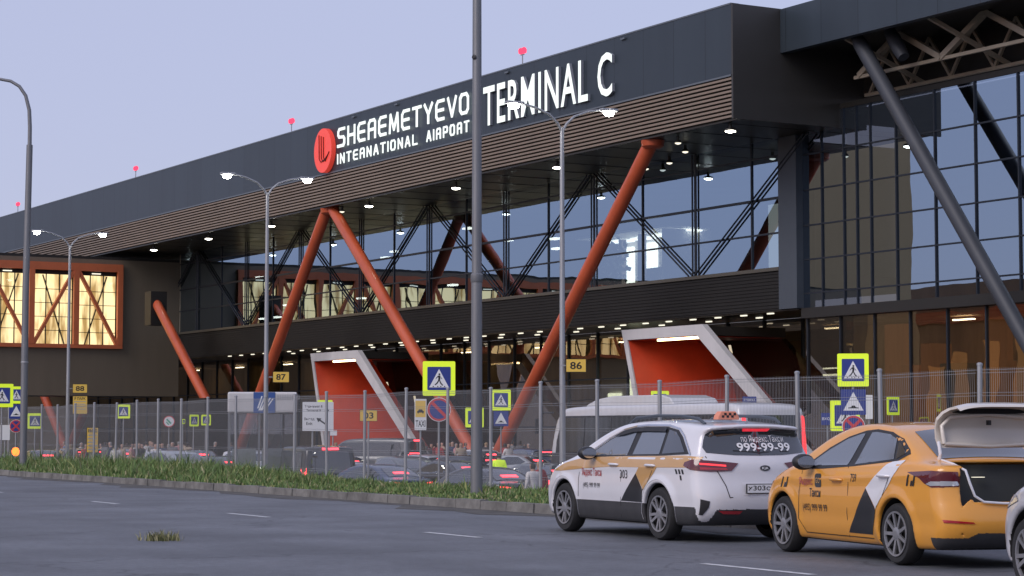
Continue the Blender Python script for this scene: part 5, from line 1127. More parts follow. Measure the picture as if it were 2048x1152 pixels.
# ---- the yellow saloon taxi with its boot open
def saloon_taxi():
    t = thing('saloon_taxi', 'yellow saloon taxi with a raised cream boot lid and an open black boot', 'taxi', (5.055, 21.46, 0), R(90+18.9), 'taxis in the near lane')
    S = dict(SEDAN); yel = car_paint('taxi_yellow', (0.72, 0.32, 0.04))
    def carve(f, X, Y, Z):
        hw = 0.56 - 0.12*np.clip((0.86-Z)/0.22, 0, 1)**2
        bx = np.maximum(np.maximum(np.maximum(X-0.72, -0.5-X), np.abs(Y)-hw), np.maximum(0.67-Z, Z-1.3))
        bx = np.where(X > 0.5, np.maximum(bx, Z-1.05+0.0*X), bx)
        bx2 = np.maximum(np.maximum(X-0.72, 0.1-X), np.maximum(np.abs(Y)-0.6, np.maximum(0.35-Z, Z-1.0)))
        return smax(f, -np.minimum(bx, bx2), 0.012)
    S['clad'] = lambda C: (C[:, 2] < 0.36 - 0.05*np.clip((np.abs(C[:, 1])-0.45)/0.1, 0, 1)) & (C[:, 0] < 0.35)
    S['carve'] = carve; S['inner'] = lambda C: (C[:, 0] > 0.165 + 0.1*(C[:, 1]/0.865)**2 + 0.2*np.abs(C[:, 1]/0.865)**7) & (C[:, 0] < 0.76) & (np.abs(C[:, 1]) < 0.625) & (C[:, 2] < 1.02)
    b, bv = body_obj(S, 0.016, yel, t)
    A = lambda polys, view, off, m, name, parent=None, **k: lay(bv, polys, view, off, m, parent or t, name, **k)
    for v in ('L', 'R'):
        A([[(3.16, 0.945), (2.95, 1.055), (2.66, 1.19), (2.3, 1.31), (1.95, 1.375), (1.7, 1.39), (1.36, 1.36), (1.1, 1.29), (0.88, 1.18), (0.82, 1.135), (1.02, 1.065), (1.94, 0.995), (2.6, 0.96)]], v, 0.004, M['black'], 'window_trim')
        A([[(2.98, 0.985), (2.9, 1.05), (2.64, 1.165), (2.3, 1.285), (2.02, 1.34), (1.94, 1.345), (2.08, 1.005)]], v, 0.008, M['car_glass_clear'], 'side_window')
        A([[(1.92, 1.015), (1.8, 1.355), (1.7, 1.36), (1.38, 1.335), (1.2, 1.285), (1.12, 1.08)]], v, 0.008, M['car_glass_clear'], 'side_window')
        A([[(1.075, 1.08), (1.14, 1.262), (1.05, 1.225), (0.9, 1.145)]], v, 0.008, M['car_glass'], 'side_window')
        A(band([(2.03, 0.99), (2.0, 0.8), (2.04, 0.5), (2.05, 0.24)], 0.009)+band([(1.1, 1.06), (1.1, 0.9), (1.22, 0.72), (1.36, 0.58)], 0.009)+band([(3.1, 0.93), (3.16, 0.7), (3.18, 0.4), (3.05, 0.25), (1.5, 0.25)], 0.009), v, 0.006, M['gap'], 'door_seam', cell=0)
        s = 1 if v == 'L' else -1
        handle(t, bv, 2.25, 0.845, s, yel); handle(t, bv, 1.2, 0.905, s, M['decal_white'] if s > 0 else yel)
        mirror_part(t, 2.87, s*0.965, 1.03, s, M['black'])
        A([[(0.74, 0.955), (0.3, 0.975), (0.19, 0.97), (0.19, 0.81), (0.3, 0.81), (0.42, 0.85), (0.5, 0.9)]], v, 0.008, M['tail_dark'], 'taillight', cell=0.04)
        A([[(0.38, 0.84), (0.3, 0.87), (0.195, 0.87), (0.195, 0.83), (0.3, 0.825)]], v, 0.013, M['lens'], 'reversing_light', cell=0.04)
    A([[(1.61, 0.77), (2.03, 0.29), (1.5, 0.29), (1.38, 0.55)]], 'L', 0.005, M['decal_black'], 'black_wedge', cell=0.05); A([[(1.61, 0.775), (1.2, 1.03), (1.12, 1.055), (0.86, 1.075), (0.98, 0.95), (1.38, 0.56)]], 'L', 0.0045, M['decal_white'], 'white_wedge', cell=0.05)
    lay_text(bv, 'Яндекс', 'L', 2.99, 0.81, M['decal_red'], t, 'side_lettering', w=0.32, h=0.1, flip=True, bold=0.008)
    A([[(2.7+(x), 0.83+z) for x, z in rsq(0.075, 0.075, 0.03)]], 'L', 0.005, M['decal_black'], 'round_mark', cell=0); lay_text(bv, 'GO', 'L', 2.7, 0.83, M['decal_yellow'], t, 'mark_lettering', w=0.1, h=0.06, flip=True, off=0.008, bold=0.01)
    lay_text(bv, 'Такси', 'L', 2.77, 0.695, M['decal_black'], t, 'side_lettering', w=0.26, h=0.095, flip=True, bold=0.01)
    lay_text(bv, '(495) 999 99 99', 'L', 2.78, 0.52, M['decal_black'], t, 'phone_lettering', w=0.58, h=0.1, flip=True)
    lay_text(bv, '759', 'L', 1.88, 0.875, M['decal_black'], t, 'number_lettering', w=0.13, h=0.085, flip=True)
    chk = lambda x, z: [[(x+0.02-0.06*i, z-0.06*(i % 2)), (x-0.01-0.06*i, z-0.06*(i % 2)), (x-0.03-0.06*i, z+0.055-0.06*(i % 2)), (x-0.0-0.06*i, z+0.055-0.06*(i % 2))] for i in range(3)] + [[(x+0.04-0.06*i, z-0.06), (x+0.01-0.06*i, z-0.06), (x-0.01-0.06*i, z), (x+0.02-0.06*i, z)] for i in (0, 2)]
    A(chk(3.58, 0.8), 'L', 0.006, M['decal_black'], 'chequer_mark', cell=0); A(chk(0.72, 0.875), 'L', 0.006, M['decal_black'], 'chequer_mark', cell=0)
    # boot: rear panel details
    for s in (1, -1):
        A([[(s*0.785, 0.97), (s*0.6, 0.965), (s*0.58, 0.85), (s*0.62, 0.82), (s*0.785, 0.815)]], 'rear', 0.008, M['tail_dark'], 'taillight', cell=0.04)
        A([[(s*0.78, 0.875), (s*0.6, 0.87), (s*0.63, 0.83), (s*0.78, 0.825)]], 'rear', 0.013, M['lens'], 'reversing_light', cell=0.04)
        A([[(s*0.79, 0.495), (s*0.52, 0.47), (s*0.5, 0.455), (s*0.78, 0.465)]], 'rear', 0.012, M['tail_red'], 'rear_reflector', cell=0.04)
    q = MB(); q.box(0.14, 0.72, -0.55, 0.55, 0.42, 0.45); q.build('boot_floor', mat('boot_carpet', (0.03, 0.03, 0.032), 0.9), t)
    q = MB(); q.box(0.6, 0.66, -0.56, 0.56, 0.6, 1.03); q.build('seat_back', mat('seat_back', (0.05, 0.055, 0.055), 0.8), t)
    q = MB(); q.box(0.5, 0.56, 0.1, 0.22, 0.9, 0.905); q.build('boot_lamp', M['lamp_dim'], t)
    # seal round the opening
    q = MB(); q.tube([(0.62, 0.57, 1.09), (0.3, 0.575, 1.04), (0.08, 0.57, 0.98), (0.05, 0.545, 0.86), (0.05, 0.49, 0.73), (0.03, 0.4, 0.67), (0.01, 0.2, 0.655), (0.0, 0, 0.65), (0.01, -0.2, 0.655), (0.03, -0.4, 0.67), (0.05, -0.49, 0.73), (0.05, -0.545, 0.86), (0.08, -0.57, 0.98), (0.3, -0.575, 1.04), (0.62, -0.57, 1.09)], 0.013, 8); q.build('boot_seal', M['decal_white'], t, smooth=True)
    # rear window and windscreen
    A([[(0.575, 0.57), (1.2, 0.5), (1.26, 0.0), (1.2, -0.5), (0.575, -0.57)]], 'top', 0.006, M['car_glass'], 'rear_window')
    A([[(0.62, 0.99), (-0.62, 0.99), (-0.5, 1.38), (0.5, 1.38)]], 'front', 0.006, M['car_glass_clear'], 'windscreen'); front_fit(t, bv, S)
    # the raised lid: deck now upright, its rear lip on top
    lid = MB(); n = 21; pr = [(0.0, 0.0), (0.06, 0.14), (0.07, 0.3), (0.035, 0.42), (-0.03, 0.5), (-0.12, 0.545), (-0.24, 0.56), (-0.33, 0.53)]   # (x, z) of the outer skin
    ys = np.linspace(-0.6, 0.6, n)
    def pt(x, z, y, inn):
        e = (y/0.6)**4; k = 0.035 if inn else 0.0
        return (0.62 + x*1.0 - k*0.9 - 0.03*(y/0.6)**2, y*(0.97 if z < 0.45 else 0.97-0.12*max(0, (z-0.45)/0.12)*1.0), 1.2 + z*0.82 - 0.045*e*(1 if z > 0.35 else z/0.35) - k*0.6*(z > 0.4))
    outer = [[pt(x, z, y, False) for y in ys] for x, z in pr]; inner = [[pt(x, z, y, True) for y in ys] for x, z in pr]
    def sheet(mb, rows):
        base = len(mb.v); [mb.v.extend(r_) for r_ in rows]; m_ = len(rows)
        for i in range(m_-1):
            for j in range(n-1): mb.f.append((base+i*n+j, base+i*n+j+1, base+(i+1)*n+j+1, base+(i+1)*n+j)); mb.m.append(0)
        return base
    b0 = sheet(lid, outer); cream = car_paint('lid_paint', (0.62, 0.57, 0.5), 0.4); lo = lid.build('boot_lid', cream, t, smooth=True)
    li = MB(); sheet(li, inner); m_ = len(pr)
    for rows in (outer, inner): pass
    edge = [outer[i][0] for i in range(m_)]; e2 = [inner[i][0] for i in range(m_)]
    for side_ in (0, -1):
        for i in range(m_-1): li.add([outer[i][side_], outer[i+1][side_], inner[i+1][side_], inner[i][side_]], [(0, 1, 2, 3)])
    for row in (0, m_-1):
        for j in range(n-1): li.add([outer[row][j], outer[row][j+1], inner[row][j+1], inner[row][j]], [(0, 1, 2, 3)])
    li.build('lid_lining', cream, lo, smooth=True)
    rb = MB()   # raised pressing of the inner panel and a black plate as painted shade under the lip
    rb.tube([(0.57, 0.52, 1.24), (0.6, 0.53, 1.42), (0.58, 0.45, 1.51), (0.585, 0.0, 1.545), (0.58, -0.45, 1.51), (0.6, -0.53, 1.42), (0.57, -0.52, 1.24), (0.57, 0.0, 1.215), (0.57, 0.52, 1.24)], 0.024, 10); rb.build('inner_rib', cream, lo, smooth=True)
    hl = MB(); hl.prism([(-0.44, 0.0), (-0.3, 0.045), (-0.12, 0.075), (0, 0.085), (0.12, 0.075), (0.3, 0.045), (0.44, 0.0), (0.2, -0.01), (-0.2, -0.01)], lambda a, c, d: (0.53+d-0.0, a, 1.555+c), 0.0, 0.02); hl.build('lip_shade_plate', M['void'], lo)
    q = MB(); q.box(0.55, 0.6, -0.015, 0.015, 1.43, 1.48); q.build('lock', M['black'], lo)
    for s in (1, -1):
        q = MB(); q.tube([(0.7, s*0.56, 0.98), (0.56, s*0.59, 1.06), (0.53, s*0.59, 1.14), (0.58, s*0.58, 1.26)], 0.018, 8); q.build('hinge_arm', M['decal_white'], lo, smooth=True)
    for ax_ in S['axles']:
        for s in (1, -1): wheel(t, ax_, s*0.755, 0.32, 0.195, s, 9, 0.72)
    return t
saloon_taxi()
# ---- the pale car cut off by the right edge
def edge_car():
    th = R(12.5); hd = Vector((-math.sin(th), math.cos(th), 0)); lf = Vector((-math.cos(th), -math.sin(th), 0))
    corner = spot(2012, 1030, 18.9); corner.z = 0
    o = corner - lf*0.72 - hd*4.38
    t = thing('parked_car', 'pale silver car of which only the front corner shows at the right edge', 'car', o, R(90+12.5))
    S = dict(WAGON); S['L'] = 4.45; S['side'] = [(x*0.967, z*(0.97 if z < 1.2 else 0.98)) for x, z in WAGON['side']]; S['axles'] = (1.0, 3.62)
    S['clad'] = lambda C: C[:, 2] < 0.27
    pale = car_paint('pale_silver_paint', (0.5, 0.5, 0.53)); b, bv = body_obj(S, 0.025, pale, t)
    for v in ('L', 'R'):
        lay(bv, [[(3.0, 1.02), (2.5, 1.24), (2.0, 1.38), (1.1, 1.38), (0.5, 1.1), (1.1, 1.04), (2.1, 1.02)]], v, 0.006, M['car_glass'], t, 'side_window')
        mirror_part(t, 2.8, (1 if v == 'L' else -1)*1.0, 1.06, 1 if v == 'L' else -1, pale)
        lay(bv, [[(4.12, 0.82), (3.85, 0.83), (3.78, 0.78), (4.1, 0.7), (4.2, 0.7)]], v, 0.008, M['lens'], t, 'headlight', cell=0.04)
        lay(bv, band([(2.05, 1.0), (2.02, 0.4)], 0.01) + band([(3.15, 0.95), (3.2, 0.4)], 0.01), v, 0.006, M['gap'], t, 'door_seam', cell=0)
    lay(bv, [[(0.62, 1.04), (-0.62, 1.04), (-0.5, 1.4), (0.5, 1.4)]], 'front', 0.006, M['car_glass_clear'], t, 'windscreen'); front_fit(t, bv, S)
    for ax_ in S['axles']:
        for s in (1, -1): wheel(t, ax_, s*0.79, 0.33, 0.2, s, 10)
edge_car()
# ---- the jam of cars in the lot: three body shapes, copied with their parts; each copy keeps its own paint
VAN = dict(L=5.2, W=0.98, H=2.05, belt=1.15, axles=(1.05, 4.1), wr_c=0.34, arch=0.39, kr=(0.04, 0.08), kf=(0.14, 0.3), tumble=0.12, floor=0.25, k=0.08, crown=0.05,
    side=[(0.2, 0.22), (0.02, 0.32), (-0.01, 0.6), (0.0, 1.1), (0.04, 1.6), (0.1, 1.95), (0.3, 2.0), (2.0, 2.03), (3.2, 2.0), (3.6, 1.9), (4.1, 1.55), (4.4, 1.25), (4.9, 1.1), (5.15, 0.9), (5.22, 0.6), (5.18, 0.32), (5.0, 0.22)])
PAINT = {k: car_paint('lot_paint_' + k, c) for k, c in dict(black=(0.012, 0.013, 0.016), grey=(0.09, 0.1, 0.11), silver=(0.34, 0.36, 0.39), white=(0.62, 0.62, 0.64), blue=(0.04, 0.06, 0.12), graphite=(0.035, 0.038, 0.045)).items()}
def lot_proto(kind):
    S = dict({'saloon_car': SEDAN, 'estate_car': WAGON, 'van': VAN}[kind]); t = thing(kind, 'x', 'car' if kind != 'van' else 'van')
    b, bv = body_obj(S, 0.05, PAINT['black'], t); b.material_slots[0].link = 'OBJECT'; b.material_slots[0].material = PAINT['black']
    W_ = {'saloon_car': [(3.0, 0.97), (2.6, 1.2), (2.0, 1.37), (1.36, 1.36), (0.85, 1.15), (1.1, 1.05), (1.94, 1.0)], 'estate_car': [(3.05, 1.04), (2.6, 1.26), (2.0, 1.41), (1.1, 1.42), (0.7, 1.3), (0.45, 1.1), (2.0, 1.05)],
          'van': [(4.2, 1.22), (3.9, 1.55), (3.5, 1.8), (0.5, 1.82), (0.4, 1.22)]}[kind]
    for v in ('L', 'R'):
        lay(bv, [W_], v, 0.014, M['car_glass'], t, 'side_window', cell=0.15)
    if kind == 'saloon_car': lay(bv, [[(0.6, 0.58), (1.15, 0.5), (1.15, -0.5), (0.6, -0.58)]], 'top', 0.012, M['car_glass'], t, 'rear_window', cell=0.15)
    else: lay(bv, [[(0.7, 1.12), (0.6, 1.38 if kind != 'van' else 1.85), (-0.6, 1.38 if kind != 'van' else 1.85), (-0.7, 1.12)]], 'rear', 0.014, M['car_glass'], t, 'rear_window', cell=0.15)
    lay(bv, [[(0.6, 1.06), (-0.6, 1.06), (-0.52, 1.36 if kind != 'van' else 1.85), (0.52, 1.36 if kind != 'van' else 1.85)]], 'front', 0.012, M['car_glass'], t, 'windscreen', cell=0.15)
    for s in (1, -1):
        lay(bv, [[(s*0.78, 0.8), (s*0.45, 0.82), (s*0.45, 0.92), (s*0.76, 0.95)]] if kind != 'van' else [[(s*0.9, 0.8), (s*0.8, 0.8), (s*0.8, 1.5), (s*0.9, 1.5)]], 'rear', 0.02, M['tail_lot'], t, 'taillight', cell=0.1)
        lay(bv, [[(s*0.45, 0.68), (s*0.72, 0.7), (s*0.72, 0.8), (s*0.45, 0.76)]], 'front', 0.02, M['head_lit'], t, 'headlight', cell=0.1)
    pm = MB(); pm.box(-0.05, -0.03, -0.26, 0.26, 0.6, 0.72); pm.build('number_plate', M['sign_white'], t)
    hz = {'saloon_car': 1.2, 'estate_car': 1.33, 'van': 1.9}[kind]; lay(bv, [[(0.28, hz-0.03), (-0.28, hz-0.03), (-0.28, hz+0.035), (0.28, hz+0.035)]], 'rear', 0.03, M['tail_lot'], t, 'high_brake_light', cell=0)
    for ax_ in S['axles']:
        for s in (1, -1): wheel(t, ax_, s*(S['W']-0.11), 0.32, 0.2, s, 10, 0.66, False)
    return t
M['tail_lot'] = mat('tail_lot', (0.6, 0.02, 0.03), 0.2, emit=(1, 0.05, 0.07), estr=1.6)
M['head_lit'] = mat('headlamp_lit', (0.6, 0.6, 0.6), 0.2, emit=(1, 0.97, 0.9), estr=2.5)
PROTO = {}; USED = set()
def lot_car(kind, paint, u, v, Y, yaw, label, h_roof=None):
    """u, v: photo pixel of the middle of its roof; Y: distance"""
    if kind not in PROTO: PROTO[kind] = lot_proto(kind)
    t = PROTO[kind] if kind not in USED else copy_tree(PROTO[kind]); USED.add(kind)
    p = spot(u, v, Y); th = R(yaw); hd = Vector((-math.sin(th), math.cos(th), 0)); S = {'saloon_car': SEDAN, 'estate_car': WAGON, 'van': VAN}[kind]
    p -= hd*S['L']*0.42; p.z = lot_z(p + hd*S['L']*0.5); t.location = p; t.rotation_euler = (0, 0, R(90+yaw))
    tag(t, label, 'van' if kind == 'van' else 'car', 'cars waiting in the lot behind the fence')
    for ch in t.children:
        if ch.name.split('.')[0] == 'body': ch.material_slots[0].link = 'OBJECT'; ch.material_slots[0].material = PAINT[paint]
    return t
A_, E_, V_ = 'saloon_car', 'estate_car', 'van'
for args in (
    (A_, 'graphite', 975, 934, 62, 36, 'dark saloon car with red tail lights just behind the fence, right of the tall pole'),
    (A_, 'grey', 1085, 925, 70, 30, 'grey saloon car nearest the hood of the white estate taxi, behind the fence'),
    (A_, 'blue', 760, 930, 67, 40, 'dark blue saloon car below the red portal on the left'),
    (V_, 'black', 628, 893, 72, 20, 'black van between the shelter and the direction board'),
    (A_, 'silver', 690, 925, 74, 34, 'silver saloon car just right of the black van, seen over the grass'),
    (E_, 'black', 925, 914, 88, 42, 'black estate car with lit tail lights left of the tall grey pole'),
    (E_, 'grey', 815, 915, 84, 205, 'grey estate car facing the camera in front of the left portal'),
    (V_, 'grey', 755, 886, 98, 62, 'grey van standing below the left red portal'),
    (E_, 'silver', 352, 912, 92, 215, 'silver estate car below the round ringed sign'),
    (A_, 'graphite', 395, 905, 104, 22, 'dark saloon car with red lights left of the shelter'),
    (A_, 'white', 285, 908, 108, 60, 'white saloon car among the people at left'),
    (A_, 'black', 85, 899, 100, 25, 'black saloon car with red lights beside the left lamp post'),
    (E_, 'white', 505, 915, 93, 210, 'white estate car with lit headlamps seen through the shelter glass'),
    (A_, 'graphite', 445, 915, 90, 28, 'dark saloon car hidden in part by the left end of the shelter'),
    (E_, 'graphite', 590, 915, 86, 205, 'dark estate car behind the right end of the shelter'),
    (A_, 'silver', 1040, 908, 96, 48, 'silver saloon car far behind, right of the tall grey pole'),
    (E_, 'blue', 180, 905, 106, 35, 'dark blue estate car behind the narrow yellow board'),
    (A_, 'black', 870, 905, 104, 200, 'black saloon car facing the camera far below the taxi rank sign'),
    (A_, 'grey', 20, 905, 98, 200, 'grey saloon car at the left edge of the picture'),
    (E_, 'black', 1240, 905, 88, 30, 'black estate car hidden behind the coach'),
    (A_, 'black', 905, 921, 76, 34, 'black saloon car with a red light between the no stopping sign and the tall pole'),
    (E_, 'silver', 850, 913, 92, 28, 'silver estate car just behind the taxi rank sign'),
    (A_, 'blue', 680, 912, 92, 38, 'blue saloon car right of the direction board posts'),
    (E_, 'graphite', 795, 908, 98, 30, 'dark estate car in the row below the yellow plate 03'),
    (A_, 'silver', 240, 906, 108, 30, 'silver saloon car far off below the small crossing sign'),
    (E_, 'black', 140, 903, 104, 28, 'black estate car behind the lamp pole with the plate 88'),
    (A_, 'white', 960, 905, 104, 32, 'white saloon car half hidden by the tall grey pole'),
    (E_, 'blue', 1060, 902, 104, 26, 'blue estate car far back at the foot of the right column'),
    (A_, 'white', 1830, 880, 66, 28, 'white saloon car behind the yellow taxi, glimpsed through the fence'),
    ): lot_car(*args)
# ---- the coach
def coach():
    th = R(29); hd = Vector((-math.sin(th), math.cos(th), 0)); lf = Vector((-math.cos(th), -math.sin(th), 0))
    rc = spot(1480, 864, 61.5); rc.z = LOT
    o = rc - lf*1.27
    t = thing('coach', 'white coach with dark side windows and tall red tail lights behind the fence', 'coach', o, R(90+29))
    S = dict(L=11.2, W=1.27, H=3.3, belt=2.0, axles=(2.9, 8.7), wr_c=0.48, arch=0.55, kr=(0.05, 0.12), kf=(0.12, 0.25), tumble=0.06, floor=0.3, k=0.12, crown=0.05, flare=0, crease=0, scoop=0, tuck=0.03, step=0.0, wf=0.02, wr=0.0,
        clad=lambda C: (np.abs(C[:, 1]) > 1.12) & (C[:, 2] < 1.8) & (C[:, 0] > 0.2) & (C[:, 0] < 10.9),
        side=[(0.25, 0.3), (0.03, 0.4), (0.0, 0.8), (0.0, 1.6), (0.03, 2.4), (0.1, 3.1), (0.3, 3.3), (1.2, 3.34), (6, 3.34), (9.8, 3.32), (10.6, 3.2), (11.0, 2.5), (11.18, 1.5), (11.22, 0.8), (11.15, 0.4), (10.9, 0.3)])
    b, bv = body_obj(S, 0.07, car_paint('coach_white', (0.6, 0.6, 0.62), 0.4), t)
    for v in ('L', 'R'):
        lay(bv, [[(0.5, 1.75), (10.5, 1.75), (10.45, 2.2), (10.2, 2.85), (9.9, 2.98), (0.5, 2.98)]], v, 0.02, M['black'], t, 'window_band', cell=0.4)
        for i in range(6):
            x0 = 0.6+1.62*i; lay(bv, [[(x0, 1.82), (x0+1.54, 1.82), (x0+1.54, 2.92), (x0, 2.92)]], v, 0.035, M['coach_glass'], t, 'side_window', cell=0.4)
        lay(bv, [[(0.3, 0.55), (10.9, 0.55), (10.9, 0.75), (0.3, 0.75)]], v, 0.02, M['galv'], t, 'side_stripe', cell=0.4)
    lay(bv, [[(0.93, 1.75), (0.93, 2.95), (-0.93, 2.95), (-0.93, 1.75)]], 'rear', 0.02, M['coach_glass'], t, 'rear_window', cell=0.3)
    for s in (1, -1): lay(bv, [[(s*1.13, 1.6), (s*0.98, 1.6), (s*0.97, 2.2), (s*1.0, 2.95), (s*1.1, 2.9)]], 'rear', 0.03, M['tail_lit'], t, 'taillight', cell=0.2)
    lay(bv, [[(1.0, 1.0), (-1.0, 1.0), (-1.0, 2.95), (1.0, 2.95)]], 'front', 0.02, M['car_glass'], t, 'windscreen', cell=0.4)
    S2 = MB(); prof = [(4.1, 3.34), (4.3, 3.5), (4.8, 3.6), (7.6, 3.6), (8.6, 3.5), (9.2, 3.33)]
    S2.prism(prof + [(9.2, 3.25), (4.1, 3.25)], lambda a, c, d: (a, d, c), -0.85, 0.85); bevel(S2.build('roof_unit', car_paint('roof_unit_white', (0.6, 0.6, 0.6), 0.5), t), 0.08, 3)
    q = MB(); q.box(-0.06, -0.03, -0.26, 0.26, 0.9, 1.02); q.build('number_plate', M['sign_white'], t)
    for s in (1, -1):
        q = MB(); q.tube([(10.9, s*1.1, 3.1), (11.3, s*1.25, 3.1), (11.45, s*1.35, 2.9)], 0.03, 8); q.box(11.38, 11.5, s*1.35-0.12, s*1.35+0.12, 2.4, 2.9); q.build('mirror', M['black'], t)
        for ax_ in S['axles']: wheel(t, ax_, s*1.12, 0.48, 0.28, s, 10, 0.6, False)
M['coach_glass'] = mat('coach_glass', (0.02, 0.024, 0.026), 0.1, 0.0, spec=0.6, coat=0.3)
coach()
# ------------------------------------------------------------------ people in the crowd
def person_mesh(pose):
    """one continuous skinned figure; material slots: skin, jacket, trousers, shoes, hair"""
    J = {}; E_2 = []
    arm, stride, turn = pose
    def j(n, x, y, z, r): J[n] = ((x, y, z), r)
    j('pelvis', 0, 0, 0.95, 0.145); j('waist', 0, 0, 1.1, 0.135); j('chest', 0, 0.0, 1.32, 0.155); j('neck', 0, 0.0, 1.48, 0.065); j('chin', 0, 0.015, 1.56, 0.075); j('head', 0, 0.02, 1.65, 0.105); j('crown', 0, 0.0, 1.73, 0.075)
    chain = [('pelvis', 'waist'), ('waist', 'chest'), ('chest', 'neck'), ('neck', 'chin'), ('chin', 'head'), ('head', 'crown')]
    for s, nm in ((1, 'l'), (-1, 'r')):
        st = stride*s
        j('hip'+nm, s*0.1, 0, 0.88, 0.105); j('knee'+nm, s*0.11, st*0.5+0.02, 0.5, 0.068); j('ankle'+nm, s*0.11, st-0.02, 0.1, 0.045); j('toe'+nm, s*0.13, st+0.14, 0.04, 0.04)
        j('sh'+nm, s*0.19, 0, 1.43, 0.075)
        if arm == 'hang': j('el'+nm, s*0.26, -0.02-st*0.3, 1.15, 0.052); j('wr'+nm, s*0.27, 0.05-st*0.5, 0.9, 0.036); j('ha'+nm, s*0.26, 0.09-st*0.55, 0.8, 0.038)
        elif arm == 'phone' and s > 0: j('el'+nm, s*0.27, 0.05, 1.17, 0.052); j('wr'+nm, s*0.2, 0.17, 1.42, 0.036); j('ha'+nm, s*0.15, 0.12, 1.55, 0.038)
        elif arm == 'push': j('el'+nm, s*0.27, 0.06, 1.17, 0.052); j('wr'+nm, s*0.22, 0.3, 1.08, 0.036); j('ha'+nm, s*0.2, 0.39, 1.07, 0.038)
        else: j('el'+nm, s*0.26, -0.03, 1.15, 0.052); j('wr'+nm, s*0.24, 0.08, 0.92, 0.036); j('ha'+nm, s*0.23, 0.12, 0.82, 0.038)
        chain += [('pelvis', 'hip'+nm), ('hip'+nm, 'knee'+nm), ('knee'+nm, 'ankle'+nm), ('ankle'+nm, 'toe'+nm), ('chest', 'sh'+nm), ('sh'+nm, 'el'+nm), ('el'+nm, 'wr'+nm), ('wr'+nm, 'ha'+nm)]
    names = list(J); me = bpy.data.meshes.new('person'); me.from_pydata([J[n][0] for n in names], [(names.index(a), names.index(b)) for a, b in chain], [])
    o = bpy.data.objects.new('tmp', me); COL.objects.link(o); md = o.modifiers.new('skin', 'SKIN'); md.use_smooth_shade = True
    sv = me.skin_vertices[0].data
    for i, n in enumerate(names): r = J[n][1]; sv[i].radius = (r*(1.15 if n in ('chest', 'waist', 'pelvis') else 1), r*(0.85 if n in ('chest', 'waist', 'pelvis') else 1))
    sv[0].use_root = True; o.modifiers.new('sub', 'SUBSURF').levels = 1
    dg = bpy.context.evaluated_depsgraph_get(); dg.update(); out = bpy.data.meshes.new_from_object(o.evaluated_get(dg), depsgraph=dg)
    bpy.data.objects.remove(o); out.materials.clear()
    for m in (M['skin'], M['skin'], M['skin'], M['sign_black'], M['hair']): out.materials.append(m)
    hands = [Vector(J['hal'][0]), Vector(J['har'][0])]
    for p in out.polygons:
        c = p.center
        if min((c-h).length for h in hands) < 0.09: k = 0
        elif c.z > 1.5: k = 4 if (c.z > 1.69 or (c.y < -0.0 and c.z > 1.58)) else 0
        elif c.z > 0.93 or abs(c.x) > 0.215: k = 1
        elif c.z > 0.09: k = 2
        else: k = 3
        p.material_index = k; p.use_smooth = True
    return out
CL = {k: mat('cloth_' + k, c, 0.85, var=0.12, scale=6) for k, c in dict(black=(0.02, 0.02, 0.024), navy=(0.035, 0.045, 0.09), grey=(0.15, 0.15, 0.16), white=(0.6, 0.58, 0.56), pink=(0.5, 0.25, 0.25), red=(0.35, 0.05, 0.05), beige=(0.38, 0.3, 0.22), blue=(0.1, 0.16, 0.3)).items()}
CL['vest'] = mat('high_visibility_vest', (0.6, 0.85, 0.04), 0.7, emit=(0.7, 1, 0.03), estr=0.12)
PM = [person_mesh(p) for p in (('hang', 0.0, 0), ('hang', 0.2, 0), ('phone', 0.05, 0), ('push', 0.16, 0), ('relax', 0.08, 0))]
HAIR = [M['hair'], mat('hair_fair', (0.3, 0.2, 0.1), 0.7), mat('hair_grey', (0.25, 0.24, 0.23), 0.7)]
def person(pose, top, legs, u, Y, face, label, hgt=1.0, hair=0, v=None, group='people waiting in front of the terminal'):
    o = bpy.data.objects.new('person', PM[pose]); COL.objects.link(o); p = spot(u, 900, Y); p.z = lot_z(p); o.location = p; o.rotation_euler = (0, 0, R(face)); o.scale = (hgt, hgt, hgt)
    for i, m in ((1, CL[top]), (2, CL[legs]), (4, HAIR[hair])): o.material_slots[i].link = 'OBJECT'; o.material_slots[i].material = m
    return tag(o, label, 'person', group)
person(0, 'vest', 'navy', 998, 75, 20, 'person in a fluorescent yellow vest behind the cars, right of the tall pole', 1.0)
person(4, 'white', 'black', 1066, 58, 40, 'person in a white top at the fence by the bonnet of the white taxi', 0.94); person(1, 'red', 'black', 1080, 58.5, 60, 'person in a dark red jacket at the fence by the bonnet of the white taxi', 0.97, 1)
person(3, 'white', 'grey', 612, 88, 10, 'person in a white shirt behind the black van', 1.0)
crowd = [('white', 232, 96), ('navy', 192, 92), ('red', 152, 94), ('pink', 263, 97), ('white', 312, 95), ('black', 115, 96), ('grey', 210, 103), ('beige', 245, 106), ('black', 285, 104), ('navy', 325, 106), ('red', 172, 102), ('grey', 345, 104), ('white', 272, 110), ('black', 300, 112), ('pink', 358, 112), ('blue', 130, 106), ('beige', 375, 110),
         ('black', 795, 104), ('red', 812, 108), ('navy', 830, 105), ('grey', 846, 109), ('beige', 885, 107), ('black', 898, 110), ('pink', 912, 106), ('blue', 930, 109), ('black', 972, 106), ('white', 985, 112), ('red', 1010, 108), ('grey', 1024, 111), ('black', 1058, 106), ('navy', 780, 111), ('beige', 765, 112), ('black', 690, 108), ('pink', 705, 111), ('grey', 672, 106), ('black', 430, 108), ('navy', 462, 111)]
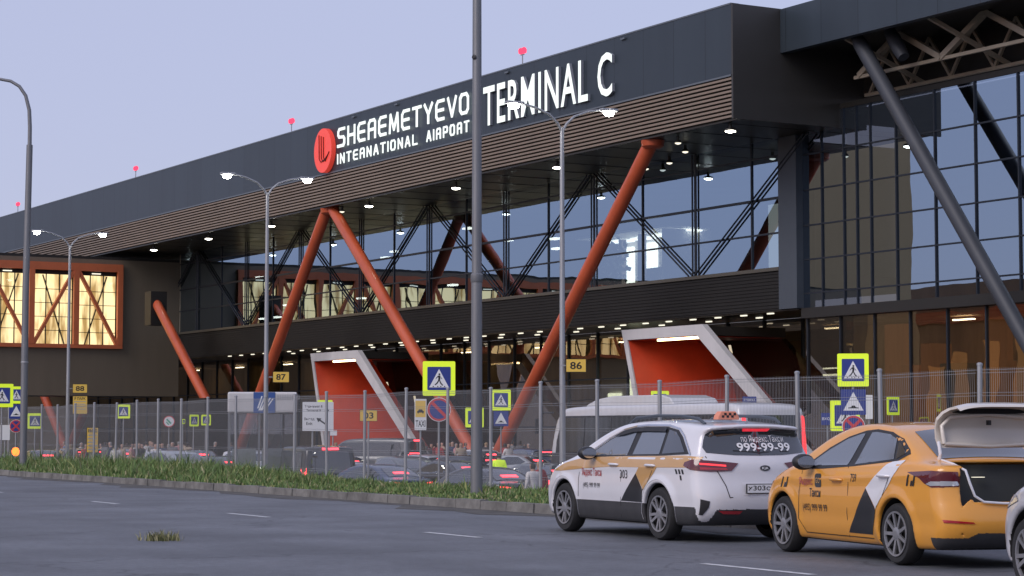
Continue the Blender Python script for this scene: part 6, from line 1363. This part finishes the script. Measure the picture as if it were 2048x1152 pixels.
place = lambda u: ('at the far left, near the footbridge' if u < 180 else 'left of the round ringed sign' if u < 330 else 'just left of the shelter' if u < 500 else 'below the left red portal' if u < 760 else 'left of the taxi rank sign' if u < 850 else 'left of the tall grey pole' if u < 950 else 'right of the tall grey pole')
crowd += [(('black', 'white', 'grey', 'red', 'navy', 'beige')[i % 6], u_, 100 + (i*7) % 13) for i, u_ in enumerate((140, 162, 183, 203, 221, 255, 278, 293, 305, 319, 338, 366, 803, 838, 862, 878, 905, 922, 1003, 1017, 1040))]
seen = {}
for i, (c, u, Y) in enumerate(crowd):
    lab = 'person in %s in the crowd %s' % ({'white': 'white', 'navy': 'navy', 'red': 'dark red', 'pink': 'dull pink', 'black': 'black', 'grey': 'grey', 'beige': 'beige', 'blue': 'blue'}[c], place(u))
    seen[lab] = seen.get(lab, 0) + 1
    if seen[lab] > 1: lab += (', farther back', ', deep in the crowd', ', almost hidden')[min(seen[lab]-2, 2)]
    person(i % 5, c, ('black', 'navy', 'grey', 'blue')[i % 4], u, Y, rng.uniform(-180, 180), lab, rng.uniform(0.97, 1.07), i % 3 if i % 4 else 0)
# amber car turn signal, stood on an added post at far left; litter bin
p = spot(31, 912, 82); p.z = LOT
t = thing('turn_signal', 'amber car turn signal on an added post below the left lamp post', 'lamp', p); z = spot(31, 912, 82).z - LOT
MB().tube([(0, 0, 0), (0, 0, z)], 0.03, 8).build('post', M['galv'], t); q = MB(); q.lathe([(0.03, z), (0.13, z+0.06), (0.15, z+0.2), (0.1, z+0.3), (0.02, z+0.33)], 14); q.build('amber_lens', emit('amber', (1.0, 0.16, 0.03), 1.2), t, smooth=True)
p = spot(215, 925, 80); p.z = LOT
t = thing('litter_bin', 'small rust-red litter bin showing above the grass at left', 'bin', p); q = MB(); q.lathe([(0.2, 0.0), (0.24, 0.85), (0.26, 0.86), (0.26, 0.92), (0.2, 0.93)], 16); q.build('bin_body', mat('rust_red', (0.3, 0.09, 0.05), 0.7), t); MB().tube([(0, 0, 0.9), (0, 0, 1.0)], 0.12, 10).build('bin_lid', M['dark'], t)
